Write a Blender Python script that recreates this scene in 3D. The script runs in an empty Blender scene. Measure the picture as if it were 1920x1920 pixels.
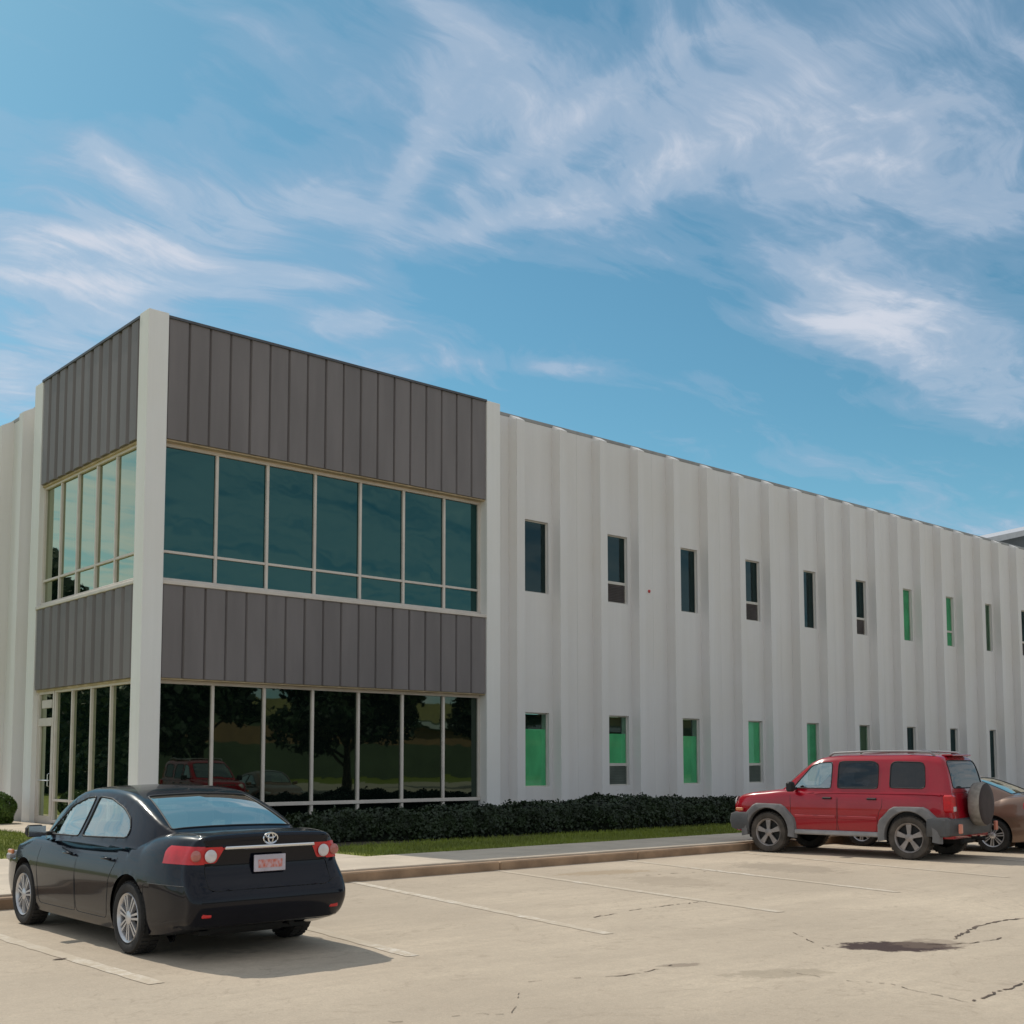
import bpy, math, random
import numpy as np
from mathutils import Vector, Matrix
R_ = math.radians
sc = bpy.context.scene
COL = sc.collection

# ------------------------------------------------------------------ camera
cam_d = bpy.data.cameras.new('camera')
cam = bpy.data.objects.new('camera', cam_d); COL.objects.link(cam); sc.camera = cam
YAW, PITCH, ROLL, F = -0.72459, 0.083885, -0.00134, 2211.02
fw = Vector((-math.sin(YAW)*math.cos(PITCH), math.cos(YAW)*math.cos(PITCH), math.sin(PITCH)))
rt = Vector((math.cos(YAW), math.sin(YAW), 0)); up = rt.cross(fw)
rt2 = math.cos(ROLL)*rt + math.sin(ROLL)*up; up2 = -math.sin(ROLL)*rt + math.cos(ROLL)*up
CAMP = Vector((-10.7268, -24.0849, 1.5845))
m = Matrix((rt2, up2, -fw)).transposed().to_4x4(); m.translation = CAMP
cam.matrix_world = m
cam_d.sensor_width = 36; cam_d.sensor_fit = 'HORIZONTAL'
cam_d.lens = F/1920*36; cam_d.shift_y = 286.93/1920
cam_d.clip_start = .1; cam_d.clip_end = 3000

# ------------------------------------------------------------------ view
sc.view_settings.view_transform = 'Standard'; sc.view_settings.look = 'None'
sc.view_settings.exposure = 0.08; sc.view_settings.gamma = 1
sc.view_settings.use_curve_mapping = False
sc.render.engine = 'CYCLES'
sc.cycles.max_bounces = 8; sc.cycles.transparent_max_bounces = 12

# ------------------------------------------------------------------ sun and sky
SUN_EL = R_(47.9); SUN_AZ = R_(-3)      # azimuth from +Y, negative towards -X
sdir = Vector((math.sin(SUN_AZ)*math.cos(SUN_EL), math.cos(SUN_AZ)*math.cos(SUN_EL), math.sin(SUN_EL)))
sl = bpy.data.lights.new('sun', 'SUN'); sl.energy = 2.65; sl.angle = R_(.5); sl.color = (1, .94, .83)
so = bpy.data.objects.new('sun', sl); COL.objects.link(so); so.location = (-20, 60, 60)
so.rotation_euler = sdir.to_track_quat('Z', 'Y').to_euler()

W = bpy.data.worlds.new('World'); sc.world = W; W.use_nodes = True
nt = W.node_tree; nt.nodes.clear()
class G:
    """small node-graph helper"""
    def __init__(s, t): s.t = t
    def n(s, typ, ins=None, **kw):
        nd = s.t.nodes.new(typ)
        for k, v in kw.items(): setattr(nd, k, v)
        for k, v in (ins or {}).items():
            if hasattr(v, 'is_linked') or hasattr(v, 'links'): s.t.links.new(v, nd.inputs[k])
            else: nd.inputs[k].default_value = v
        return nd
    def math(s, op, a, b=None, c=None, clamp=False):
        i = {0: a}
        if b is not None: i[1] = b
        if c is not None: i[2] = c
        nd = s.n('ShaderNodeMath', i, operation=op); nd.use_clamp = clamp
        return nd.outputs[0]
    def vm(s, op, a, b=None):
        i = {0: a}
        if b is not None: i[1] = b
        return s.n('ShaderNodeVectorMath', i, operation=op)
    def mix(s, f, a, b, blend='MIX'):
        nd = s.n('ShaderNodeMix', data_type='RGBA', blend_type=blend)
        for idx, v in ((0, f), (6, a), (7, b)):
            if hasattr(v, 'links'): s.t.links.new(v, nd.inputs[idx])
            else: nd.inputs[idx].default_value = v if idx == 0 else (*v[:3], 1)
        return nd.outputs[2]
    def ramp(s, f, stops, interp='EASE'):
        nd = s.n('ShaderNodeValToRGB', {0: f}); cr = nd.color_ramp; cr.interpolation = interp
        while len(cr.elements) < len(stops): cr.elements.new(.5)
        for e, (p, c) in zip(cr.elements, stops):
            e.position = p; e.color = (c, c, c, 1) if not hasattr(c, '__len__') else (*c[:3], 1)
        return nd.outputs[0]
    def noise(s, vec, scale, detail=4, rough=.55, dist=0.0, out=0):
        nd = s.n('ShaderNodeTexNoise', {'Scale': scale, 'Detail': detail, 'Roughness': rough, 'Distortion': dist})
        if vec is not None: s.t.links.new(vec, nd.inputs['Vector'])
        return nd.outputs[out]
g = G(nt)
SKY_K = 0.128
sky = g.n('ShaderNodeTexSky', sky_type='NISHITA'); sky.sun_disc = False
sky.sun_elevation = SUN_EL; sky.sun_rotation = SUN_AZ
sky.altitude = 200; sky.air_density = 1.0; sky.dust_density = .6; sky.ozone_density = 2.0
tc = g.n('ShaderNodeTexCoord').outputs['Generated']
d_ = g.vm('NORMALIZE', tc).outputs[0]
sep = g.n('ShaderNodeSeparateXYZ', {0: d_}); dz = sep.outputs[2]
zz = g.math('MAXIMUM', dz, .06)
inv = g.math('DIVIDE', 1.0, g.math('ADD', zz, .10))
pl = g.vm('MULTIPLY', d_, g.n('ShaderNodeCombineXYZ', {0: inv, 1: inv, 2: inv}).outputs[0]).outputs[0]
pl = g.vm('MULTIPLY', pl, (1, 1, 0)).outputs[0]
def pixdir(u, v):
    return (fw + rt2*((u-960)/F) - up2*((v-960-286.93)/F)).normalized()
# cirrus banks of this sky as directions from the ground: centre, half lengths, tilt, weight
BANKS = [  # u, v, half-width, half-height, tilt(deg, + = rising to the right), weight
    (700, 330, 620, 130, 6, .38), (1300, 200, 700, 240, 8, .42), (200, 470, 420, 130, 0, .34),
    (860, 80, 150, 100, 0, .72), (960, 170, 170, 60, -10, .40), (1230, 110, 420, 170, 6, .30), (1700, 170, 430, 260, 10, .50),
    (180, 470, 330, 50, 3, .85), (40, 430, 200, 26, 2, .5), (60, 525, 260, 30, 0, .6), (250, 345, 130, 36, -34, .62), (420, 395, 170, 46, -18, .6),
    (650, 390, 160, 50, -8, .75), (780, 300, 120, 34, 58, .55), (960, 415, 210, 30, 10, .72), (1040, 250, 260, 34, 32, .38), (1250, 320, 330, 50, 26, .36), (600, 100, 90, 120, 60, .35), (380, 200, 50, 120, -14, .22),
    (1560, 480, 190, 95, -30, .75), (1540, 600, 200, 30, -8, .75), (1680, 560, 260, 44, -16, .62), (1740, 660, 300, 42, -12, .75), (1850, 745, 200, 46, -24, .95), (1850, 420, 160, 150, 0, .55), (1640, 750, 80, 20, -10, .6),
    (640, 608, 110, 30, 4, .78), (1030, 690, 90, 16, -2, .72), (790, 680, 260, 35, 0, .42), (120, 640, 220, 80, 30, .75), (620, 525, 120, 20, 0, .55), (400, 545, 150, 18, 0, .45),
    (20, 730, 110, 70, 0, .8), (1900, 1000, 200, 50, 0, .5), (1500, 860, 500, 50, -10, .2), (60, 240, 200, 40, 0, .3),
    (1050, 570, 300, 60, 0, -.5), (250, 90, 240, 80, 0, -.35), (1250, 700, 200, 80, 0, -.4)]
acc = None
for (u, v, hw, hh, tl, wt) in BANKS:
    c = pixdir(u, v); a = math.radians(tl)
    ca, sa = math.cos(a), math.sin(a)
    A = pixdir(u+ca*10, v-sa*10)-pixdir(u-ca*10, v+sa*10); pxa = A.length/20
    B = pixdir(u+sa*10, v+ca*10)-pixdir(u-sa*10, v-ca*10)
    A = A.normalized()/(pxa*hw); B = B.normalized()/(pxa*hh)
    p = g.vm('SUBTRACT', d_, tuple(c)).outputs[0]
    x = g.vm('DOT_PRODUCT', p, tuple(A)).outputs['Value']; y = g.vm('DOT_PRODUCT', p, tuple(B)).outputs['Value']
    z = g.vm('DOT_PRODUCT', p, tuple(c*3)).outputs['Value']
    r2 = g.math('ADD', g.math('ADD', g.math('MULTIPLY', x, x), g.math('MULTIPLY', y, y)), g.math('MULTIPLY', z, z))
    w = g.math('MULTIPLY', g.math('EXPONENT', g.math('MULTIPLY', r2, -1.0)), wt)
    acc = w if acc is None else g.math('ADD', acc, w)
# outside the view denser, whiter cloud is added to lift ambient light on walls
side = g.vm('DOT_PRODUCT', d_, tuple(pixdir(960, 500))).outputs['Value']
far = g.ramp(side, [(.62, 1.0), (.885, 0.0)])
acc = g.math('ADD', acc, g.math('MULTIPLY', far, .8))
# wisps: noise stretched along the wind, strongly warped
warp = g.noise(pl, 2.2, 3, .5, 0, 1)
warp = g.vm('SCALE', g.vm('SUBTRACT', warp, (.5, .5, .5)).outputs[0]); warp.inputs['Scale'].default_value = .34
wv = g.vm('ADD', pl, warp.outputs[0]).outputs[0]
def streak(deg, sx, sy, det=9):
    m_ = g.n('ShaderNodeMapping', {'Vector': wv, 'Rotation': (0, 0, R_(deg)), 'Scale': (sx, sy, 1)}).outputs[0]
    return g.noise(m_, 1.0, det, .60, .25)
nA = streak(84, 1.9, 6.0); nB = streak(42, 1.7, 6.5)
sxy = g.n('ShaderNodeSeparateXYZ', {0: pl})
blend = g.ramp(g.math('ADD', g.math('SUBTRACT', sxy.outputs[1], g.math('MULTIPLY', sxy.outputs[0], .55)), -.55), [(.15, 0.0), (.75, 1.0)])
mm = g.n('ShaderNodeMix', data_type='FLOAT', **{}); g.t.links.new(blend, mm.inputs[0]); g.t.links.new(nA, mm.inputs[2]); g.t.links.new(nB, mm.inputs[3])
n1 = mm.outputs[0]
n2 = g.noise(wv, 9.0, 7, .65, .4)
n3 = g.noise(pl, 2.6, 6, .55, .3)
n4 = streak(66, 4.5, 17.0, 6)
nn = g.math('ADD', g.math('ADD', g.math('MULTIPLY', n1, .46), g.math('ADD', g.math('MULTIPLY', n2, .10), g.math('MULTIPLY', n4, .22))), g.math('MULTIPLY', n3, .22))
dens = g.math('ADD', g.math('MULTIPLY', g.math('SUBTRACT', nn, .5), 4.6), g.math('MULTIPLY', acc, .89))
cl = g.ramp(g.math('MULTIPLY', dens, .62), [(0.0, 0.0), (.20, .20), (.50, .64), (.95, 1.0)])
cl = g.math('MULTIPLY', cl, .94)
skyc = g.mix(1.0, sky.outputs[0], (.455, .765, .72), 'MULTIPLY')
hz = g.ramp(dz, [(0.0, .55), (.30, .0)])
skyc = g.mix(hz, skyc, (2.1, 3.9, 5.5))
cloudc = g.mix(g.ramp(g.math('ADD', g.math('MULTIPLY', cl, .8), g.math('MULTIPLY', n2, .35)), [(.5, 0.0), (1.0, 1.0)]), (3.0, 3.75, 4.9), (4.9, 5.15, 5.8))
cloudc = g.mix(far, cloudc, (6.4, 6.3, 6.3))  # unseen clouds made brighter and more neutral, as fill for the shaded facade
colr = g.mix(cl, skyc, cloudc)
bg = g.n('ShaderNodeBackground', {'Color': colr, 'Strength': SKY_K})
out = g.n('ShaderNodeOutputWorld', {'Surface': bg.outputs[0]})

# ------------------------------------------------------------------ materials
def mat(name, col=(.5, .5, .5), rough=.7, metal=0.0, coat=0.0, spec=.5, noise=0.0, nscale=3.0, vs=(1, 1, 1), bump=0.0, bscale=60.0, dark=None, nrough=.6):
    mt = bpy.data.materials.new(name); mt.use_nodes = True; t = mt.node_tree
    b = t.nodes['Principled BSDF']; q = G(t)
    b.inputs['Base Color'].default_value = (*col, 1); b.inputs['Roughness'].default_value = rough
    b.inputs['Metallic'].default_value = metal; b.inputs['Coat Weight'].default_value = coat
    b.inputs['Coat Roughness'].default_value = .03; b.inputs['Specular IOR Level'].default_value = spec
    co = q.n('ShaderNodeTexCoord').outputs['Object']
    if noise:
        mp = q.n('ShaderNodeMapping', {'Vector': co, 'Scale': vs}).outputs[0]
        nz = q.noise(mp, nscale, 6, nrough)
        f = q.ramp(nz, [(.3, 0.0), (.72, 1.0)])
        dk = dark if dark else tuple(c*(1-noise) for c in col)
        cc = q.mix(f, dk, tuple(min(1, c*(1+noise*.35)) for c in col))
        t.links.new(cc, b.inputs['Base Color'])
    if bump:
        bn = q.n('ShaderNodeBump', {'Height': q.noise(co, bscale, 4, .6), 'Strength': bump, 'Distance': .01})
        t.links.new(bn.outputs[0], b.inputs['Normal'])
    return mt
def glass(name, tint=(.5, .6, .6), refl=(.9, .95, .95), ior=1.6, boost=0.0, base=None, wav=.0):
    mt = bpy.data.materials.new(name); mt.use_nodes = True; t = mt.node_tree; t.nodes.clear(); q = G(t)
    if base is None: tr = q.n('ShaderNodeBsdfTransparent', {'Color': (*tint, 1)}).outputs[0]
    else: tr = q.n('ShaderNodeBsdfDiffuse', {'Color': (*base, 1)}).outputs[0]
    gl = q.n('ShaderNodeBsdfGlossy', {'Color': (*refl, 1), 'Roughness': .015})
    fr = q.n('ShaderNodeFresnel', {'IOR': ior})
    if wav:
        co = q.n('ShaderNodeTexCoord').outputs['Object']
        bn = q.n('ShaderNodeBump', {'Height': q.noise(co, .9, 2, .4), 'Strength': wav, 'Distance': .02}).outputs[0]
        t.links.new(bn, gl.inputs['Normal'])
    geo = q.n('ShaderNodeNewGeometry')
    f = q.math('MULTIPLY', q.math('ADD', fr.outputs[0], boost, clamp=True), q.math('SUBTRACT', 1.0, geo.outputs['Backfacing']))
    mx = q.n('ShaderNodeMixShader', {0: f, 1: tr, 2: gl.outputs[0]})
    q.n('ShaderNodeOutputMaterial', {'Surface': mx.outputs[0]})
    return mt

def wall_paint(name, col):
    mt = mat(name, col, .75); t = mt.node_tree; b = t.nodes['Principled BSDF']; q = G(t)
    co = q.n('ShaderNodeTexCoord').outputs['Object']
    st = q.n('ShaderNodeMapping', {'Vector': co, 'Scale': (3.0, 3.0, .12)}).outputs[0]
    f1 = q.ramp(q.noise(st, 1.6, 6, .65), [(.35, 0.0), (.75, 1.0)])
    f2 = q.ramp(q.noise(co, .35, 4, .6), [(.3, 0.0), (.7, 1.0)])
    c = q.mix(f1, tuple(x*.95 for x in col), col)
    c = q.mix(q.math('MULTIPLY', f2, .5), c, (col[0]*.93, col[1]*.91, col[2]*.86))
    t.links.new(c, b.inputs['Base Color'])
    bn = q.n('ShaderNodeBump', {'Height': q.noise(co, 25, 5, .7), 'Strength': .25, 'Distance': .01})
    t.links.new(bn.outputs[0], b.inputs['Normal'])
    return mt
M = {}
M['wall'] = wall_paint('painted_precast', (.81, .775, .755))
M['pillar'] = wall_paint('painted_pillar', (.88, .855, .83))
M['clad'] = mat('charcoal_cladding', (.20, .175, .172), .6, noise=.18, nscale=1.2, vs=(1, 1, .15), bump=.1)
M['clad_b'] = mat('cladding_backing', (.145, .125, .122), .7, noise=.2, nscale=2)
M['coping'] = mat('metal_coping', (.10, .10, .11), .5, metal=.3, noise=.2)
M['coping2'] = mat('grey_coping', (.34, .33, .32), .5, noise=.2)
M['alu'] = mat('mullion_aluminium', (.70, .62, .55), .5, noise=.1, nscale=2)
M['soffit'] = mat('beige_soffit', (.60, .47, .30), .8, noise=.2)
M['winfr'] = mat('window_frame_paint', (.66, .62, .56), .6, noise=.1)
M['louver'] = mat('louver_brown', (.16, .14, .135), .6, noise=.2)
M['blind'] = mat('green_blind', (.22, .66, .38), .8, noise=.22, nscale=1.5, vs=(1, 1, .6))
M['blind_d'] = mat('dim_green_blind', (.13, .46, .26), .8, noise=.3, nscale=1.5)
M['blind_o'] = mat('olive_blind', (.11, .105, .06), .8, noise=.3, nscale=1.5)
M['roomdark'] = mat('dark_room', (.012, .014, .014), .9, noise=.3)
M['glass_up'] = glass('teal_glass', (.1, .3, .3), (.17, .36, .34), 1.75, .16, base=(.003, .018, .021), wav=.22)
M['glass_lo'] = glass('dark_glass', (.1, .3, .3), (.46, .58, .47), 1.7, .09, base=(.003, .006, .005), wav=.10)
M['glass_left'] = glass('green_glass', (.1, .3, .3), (.90, .98, .74), 1.7, .26, base=(.004, .012, .009), wav=.05)
M['glass_win'] = glass('window_glass', (.80, .94, .86), (.55, .7, .7), 1.5, .02)
M['glass_wd'] = glass('dark_window_glass', (.25, .38, .38), (.45, .65, .68), 1.5, .03)
M['black'] = mat('black_rubber', (.012, .012, .013), .6, noise=.3)
M['tyre'] = mat('tyre_rubber', (.028, .026, .025), .85, noise=.4, nscale=8, bump=.3, bscale=90)
M['tyre_d'] = mat('dusty_tyre', (.085, .070, .058), .9, noise=.45, nscale=6, bump=.3, bscale=90)
M['rim'] = mat('silver_rim', (.60, .59, .60), .35, metal=.6, noise=.12, nscale=9)
M['rim_d'] = mat('dusty_rim', (.34, .30, .28), .5, metal=.45, noise=.25, nscale=9)
M['chrome'] = mat('chrome', (.75, .76, .78), .15, metal=1.0)
M['interior'] = mat('car_interior', (.06, .062, .066), .8, noise=.2)
M['interior_l'] = mat('grey_seat', (.22, .22, .23), .85, noise=.2)
M['under'] = mat('underbody', (.012, .012, .012), .8)
M['navy'] = mat('black_blue_paint', (.004, .005, .011), .25, coat=.45, spec=.12, noise=.15, nscale=1.5)
M['red'] = mat('red_paint', (.37, .002, .014), .25, coat=.85, spec=.3, noise=.12, nscale=1.5)
M['tan'] = mat('bronze_paint', (.21, .125, .085), .36, metal=.3, coat=1.0, noise=.1, nscale=1.5)
M['white_paint'] = mat('white_car_paint', (.62, .70, .68), .35, coat=1.0)
M['cladgrey'] = mat('grey_plastic', (.10, .098, .10), .6, noise=.25, nscale=3)
M['silver_pl'] = mat('silver_plastic', (.33, .32, .32), .45, noise=.2, nscale=3)
M['tail'] = mat('tail_lens_red', (.62, .006, .012), .3, coat=.5, noise=.25, nscale=9)
M['tailw'] = mat('tail_lens_clear', (.72, .66, .66), .2, coat=1.0, noise=.15, nscale=12)
M['amber'] = mat('amber_lens', (.75, .28, .12), .25, coat=1.0)
M['cglass'] = glass('car_glass', (.50, .60, .58), (.92, 1, .97), 1.65, .30)
M['cglass_r'] = glass('car_rear_glass', (.45, .52, .50), (1, .95, .82), 1.8, .52)
M['cglass_d'] = glass('privacy_glass', (.05, .05, .06), (1, 1, 1), 1.5, .02)
M['coverw'] = mat('spare_tyre_tread', (.33, .29, .25), .85, noise=.3, nscale=8)
M['coverd'] = mat('spare_wheel_cover', (.045, .03, .03), .7, noise=.3, nscale=5)
M['bark'] = mat('bark', (.06, .045, .03), .9, noise=.4, nscale=8)
M['leaf'] = mat('tree_leaves', (.018, .036, .009), .6, noise=.5, nscale=1.2)
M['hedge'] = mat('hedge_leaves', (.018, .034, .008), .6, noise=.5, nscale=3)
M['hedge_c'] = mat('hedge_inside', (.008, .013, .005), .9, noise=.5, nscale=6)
M['bush'] = mat('bush_leaves', (.085, .15, .018), .6, noise=.4, nscale=3)
M['blade'] = mat('grass_blades', (.20, .24, .02), .6, noise=.4, nscale=1.0)
M['mulch'] = mat('mulch', (.05, .035, .022), .95, noise=.5, nscale=12, bump=.6, bscale=30)
M['kerb'] = mat('kerb_concrete', (.40, .26, .16), .85, noise=.35, nscale=2.0, bump=.3, bscale=40)
M['walk'] = mat('sidewalk_concrete', (.60, .50, .39), .85, noise=.14, nscale=1.6, bump=.25, bscale=50)
M['red_bell'] = mat('red_enamel', (.6, .05, .05), .4)
M['patch'] = mat('tar_patch', (.030, .018, .018), .9, noise=.5, nscale=7, bump=.5, bscale=40)
M['crack'] = mat('crack_filler', (.15, .105, .075), .9, noise=.5, nscale=5)
M['stain'] = mat('oil_stain', (.27, .225, .175), .8, noise=.35, nscale=4)
M['roofmetal'] = mat('white_metal_roof', (.55, .54, .56), .5, noise=.1)
M['brown_wall'] = mat('brown_warehouse_wall', (.34, .28, .12), .8, noise=.25, nscale=.3)
M['rust_wall'] = mat('rust_band', (.30, .17, .09), .8, noise=.25, nscale=.3)
M['greenband'] = mat('green_band', (.10, .12, .07), .8, noise=.25, nscale=.3)

def ground_mat():
    col = (.47, .395, .305)
    mt = mat('parking_lot_concrete', col, .88); t = mt.node_tree; b = t.nodes['Principled BSDF']; q = G(t)
    co = q.n('ShaderNodeTexCoord').outputs['Object']
    a = q.ramp(q.noise(co, .22, 5, .6), [(.3, 0.0), (.7, 1.0)])
    st = q.n('ShaderNodeMapping', {'Vector': co, 'Rotation': (0, 0, R_(10)), 'Scale': (.25, 1.6, 1)}).outputs[0]
    s1 = q.ramp(q.noise(st, 1.1, 7, .68), [(.36, 0.0), (.66, 1.0)])
    f1 = q.ramp(q.noise(co, 9, 6, .75), [(.3, 0.0), (.75, 1.0)])
    sp = q.ramp(q.noise(co, 2.2, 6, .7), [(.60, 0.0), (.78, 1.0)])
    c = q.mix(a, (.47, .38, .285), (.66, .54, .405))
    c = q.mix(q.math('MULTIPLY', s1, .55), c, (.45, .365, .275))
    c = q.mix(q.math('MULTIPLY', f1, .38), c, (.37, .30, .225))
    f3 = q.ramp(q.noise(co, 38, 5, .8), [(.42, 0.0), (.70, 1.0)])
    c = q.mix(q.math('MULTIPLY', f3, .35), c, (.30, .245, .185))
    f4 = q.ramp(q.noise(co, 60, 2, .5), [(.60, 0.0), (.75, 1.0)])
    c = q.mix(q.math('MULTIPLY', f4, .35), c, (.72, .62, .48))
    c = q.mix(q.math('MULTIPLY', sp, .45), c, (.36, .28, .20))
    w2 = q.noise(co, .55, 4, .6, 1.2)
    vein = q.ramp(q.math('ABSOLUTE', q.math('SUBTRACT', w2, .5)), [(0.0, 1.0), (.012, 0.0)])
    c = q.mix(q.math('MULTIPLY', q.math('MULTIPLY', vein, f1), .5), c, (.30, .23, .165))
    fn = q.noise(co, 5.5, 7, .75)
    def spot(c, px, py, rx, ry, rz, col, k, lo=.0, hi=.35, rag=2.4):
        m_ = q.n('ShaderNodeMapping', {'Vector': q.vm('SUBTRACT', co, (px, py, 0)).outputs[0], 'Rotation': (0, 0, R_(-rz)), 'Scale': (1, 1, 1)}).outputs[0]
        m_ = q.vm('MULTIPLY', m_, (1/rx, 1/ry, 0)).outputs[0]
        d = q.vm('LENGTH', m_).outputs['Value']
        e = q.math('ADD', q.math('SUBTRACT', 1.0, d), q.math('MULTIPLY', q.math('SUBTRACT', fn, .5), rag))
        return q.mix(q.math('MULTIPLY', q.ramp(e, [(lo, 0.0), (hi, 1.0)]), k), c, col)
    c = spot(c, -1.30, -18.50, .58, .32, -42, (.050, .024, .018), 1.0, .0, .25, 1.3)
    c = spot(c, -.95, -18.62, .40, .30, -20, (.20, .14, .10), .45)
    c = spot(c, -3.15, -18.60, .50, .20, -30, (.30, .24, .17), .5)
    c = spot(c, -3.45, -17.86, .20, .08, -20, (.20, .15, .11), .6)
    c = spot(c, 1.9, -11.9, .9, .35, -12, (.36, .26, .16), .6)
    c = spot(c, -8.4, -17.4, .08, .05, 0, (.12, .09, .07), .8)
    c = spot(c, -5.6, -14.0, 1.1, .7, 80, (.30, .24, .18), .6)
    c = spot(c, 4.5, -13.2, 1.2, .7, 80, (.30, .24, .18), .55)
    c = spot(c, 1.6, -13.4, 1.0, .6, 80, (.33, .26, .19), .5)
    t.links.new(c, b.inputs['Base Color'])
    h = q.math('ADD', q.noise(co, 45, 4, .7), q.math('MULTIPLY', f1, .6))
    bn = q.n('ShaderNodeBump', {'Height': h, 'Strength': .4, 'Distance': .008})
    t.links.new(bn.outputs[0], b.inputs['Normal'])
    return mt
M['lot'] = ground_mat()
def paint_line_mat():
    mt = mat('worn_line_paint', (.7, .67, .6), .8); t = mt.node_tree; b = t.nodes['Principled BSDF']; q = G(t)
    co = q.n('ShaderNodeTexCoord').outputs['Object']
    f = q.ramp(q.noise(co, 7, 8, .8), [(.42, 0.0), (.64, 1.0)])
    f2 = q.ramp(q.noise(co, .8, 3, .5), [(.35, .15), (.65, .9)])
    c = q.mix(q.math('MULTIPLY', q.math('MULTIPLY', f, f2), .85), (.52, .425, .315), (.80, .74, .66))
    t.links.new(c, b.inputs['Base Color']); return mt
M['line'] = paint_line_mat()
def lawn_mat():
    mt = mat('lawn', (.1, .16, .03), .9); t = mt.node_tree; b = t.nodes['Principled BSDF']; q = G(t)
    co = q.n('ShaderNodeTexCoord').outputs['Object']
    a = q.ramp(q.noise(co, 1.3, 6, .7), [(.3, 0.0), (.7, 1.0)])
    c = q.mix(a, (.15, .17, .016), (.25, .27, .025))
    t.links.new(c, b.inputs['Base Color'])
    bn = q.n('ShaderNodeBump', {'Height': q.noise(co, 40, 4, .8), 'Strength': 1.0, 'Distance': .03})
    t.links.new(bn.outputs[0], b.inputs['Normal']); return mt
M['lawn'] = lawn_mat()

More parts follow.
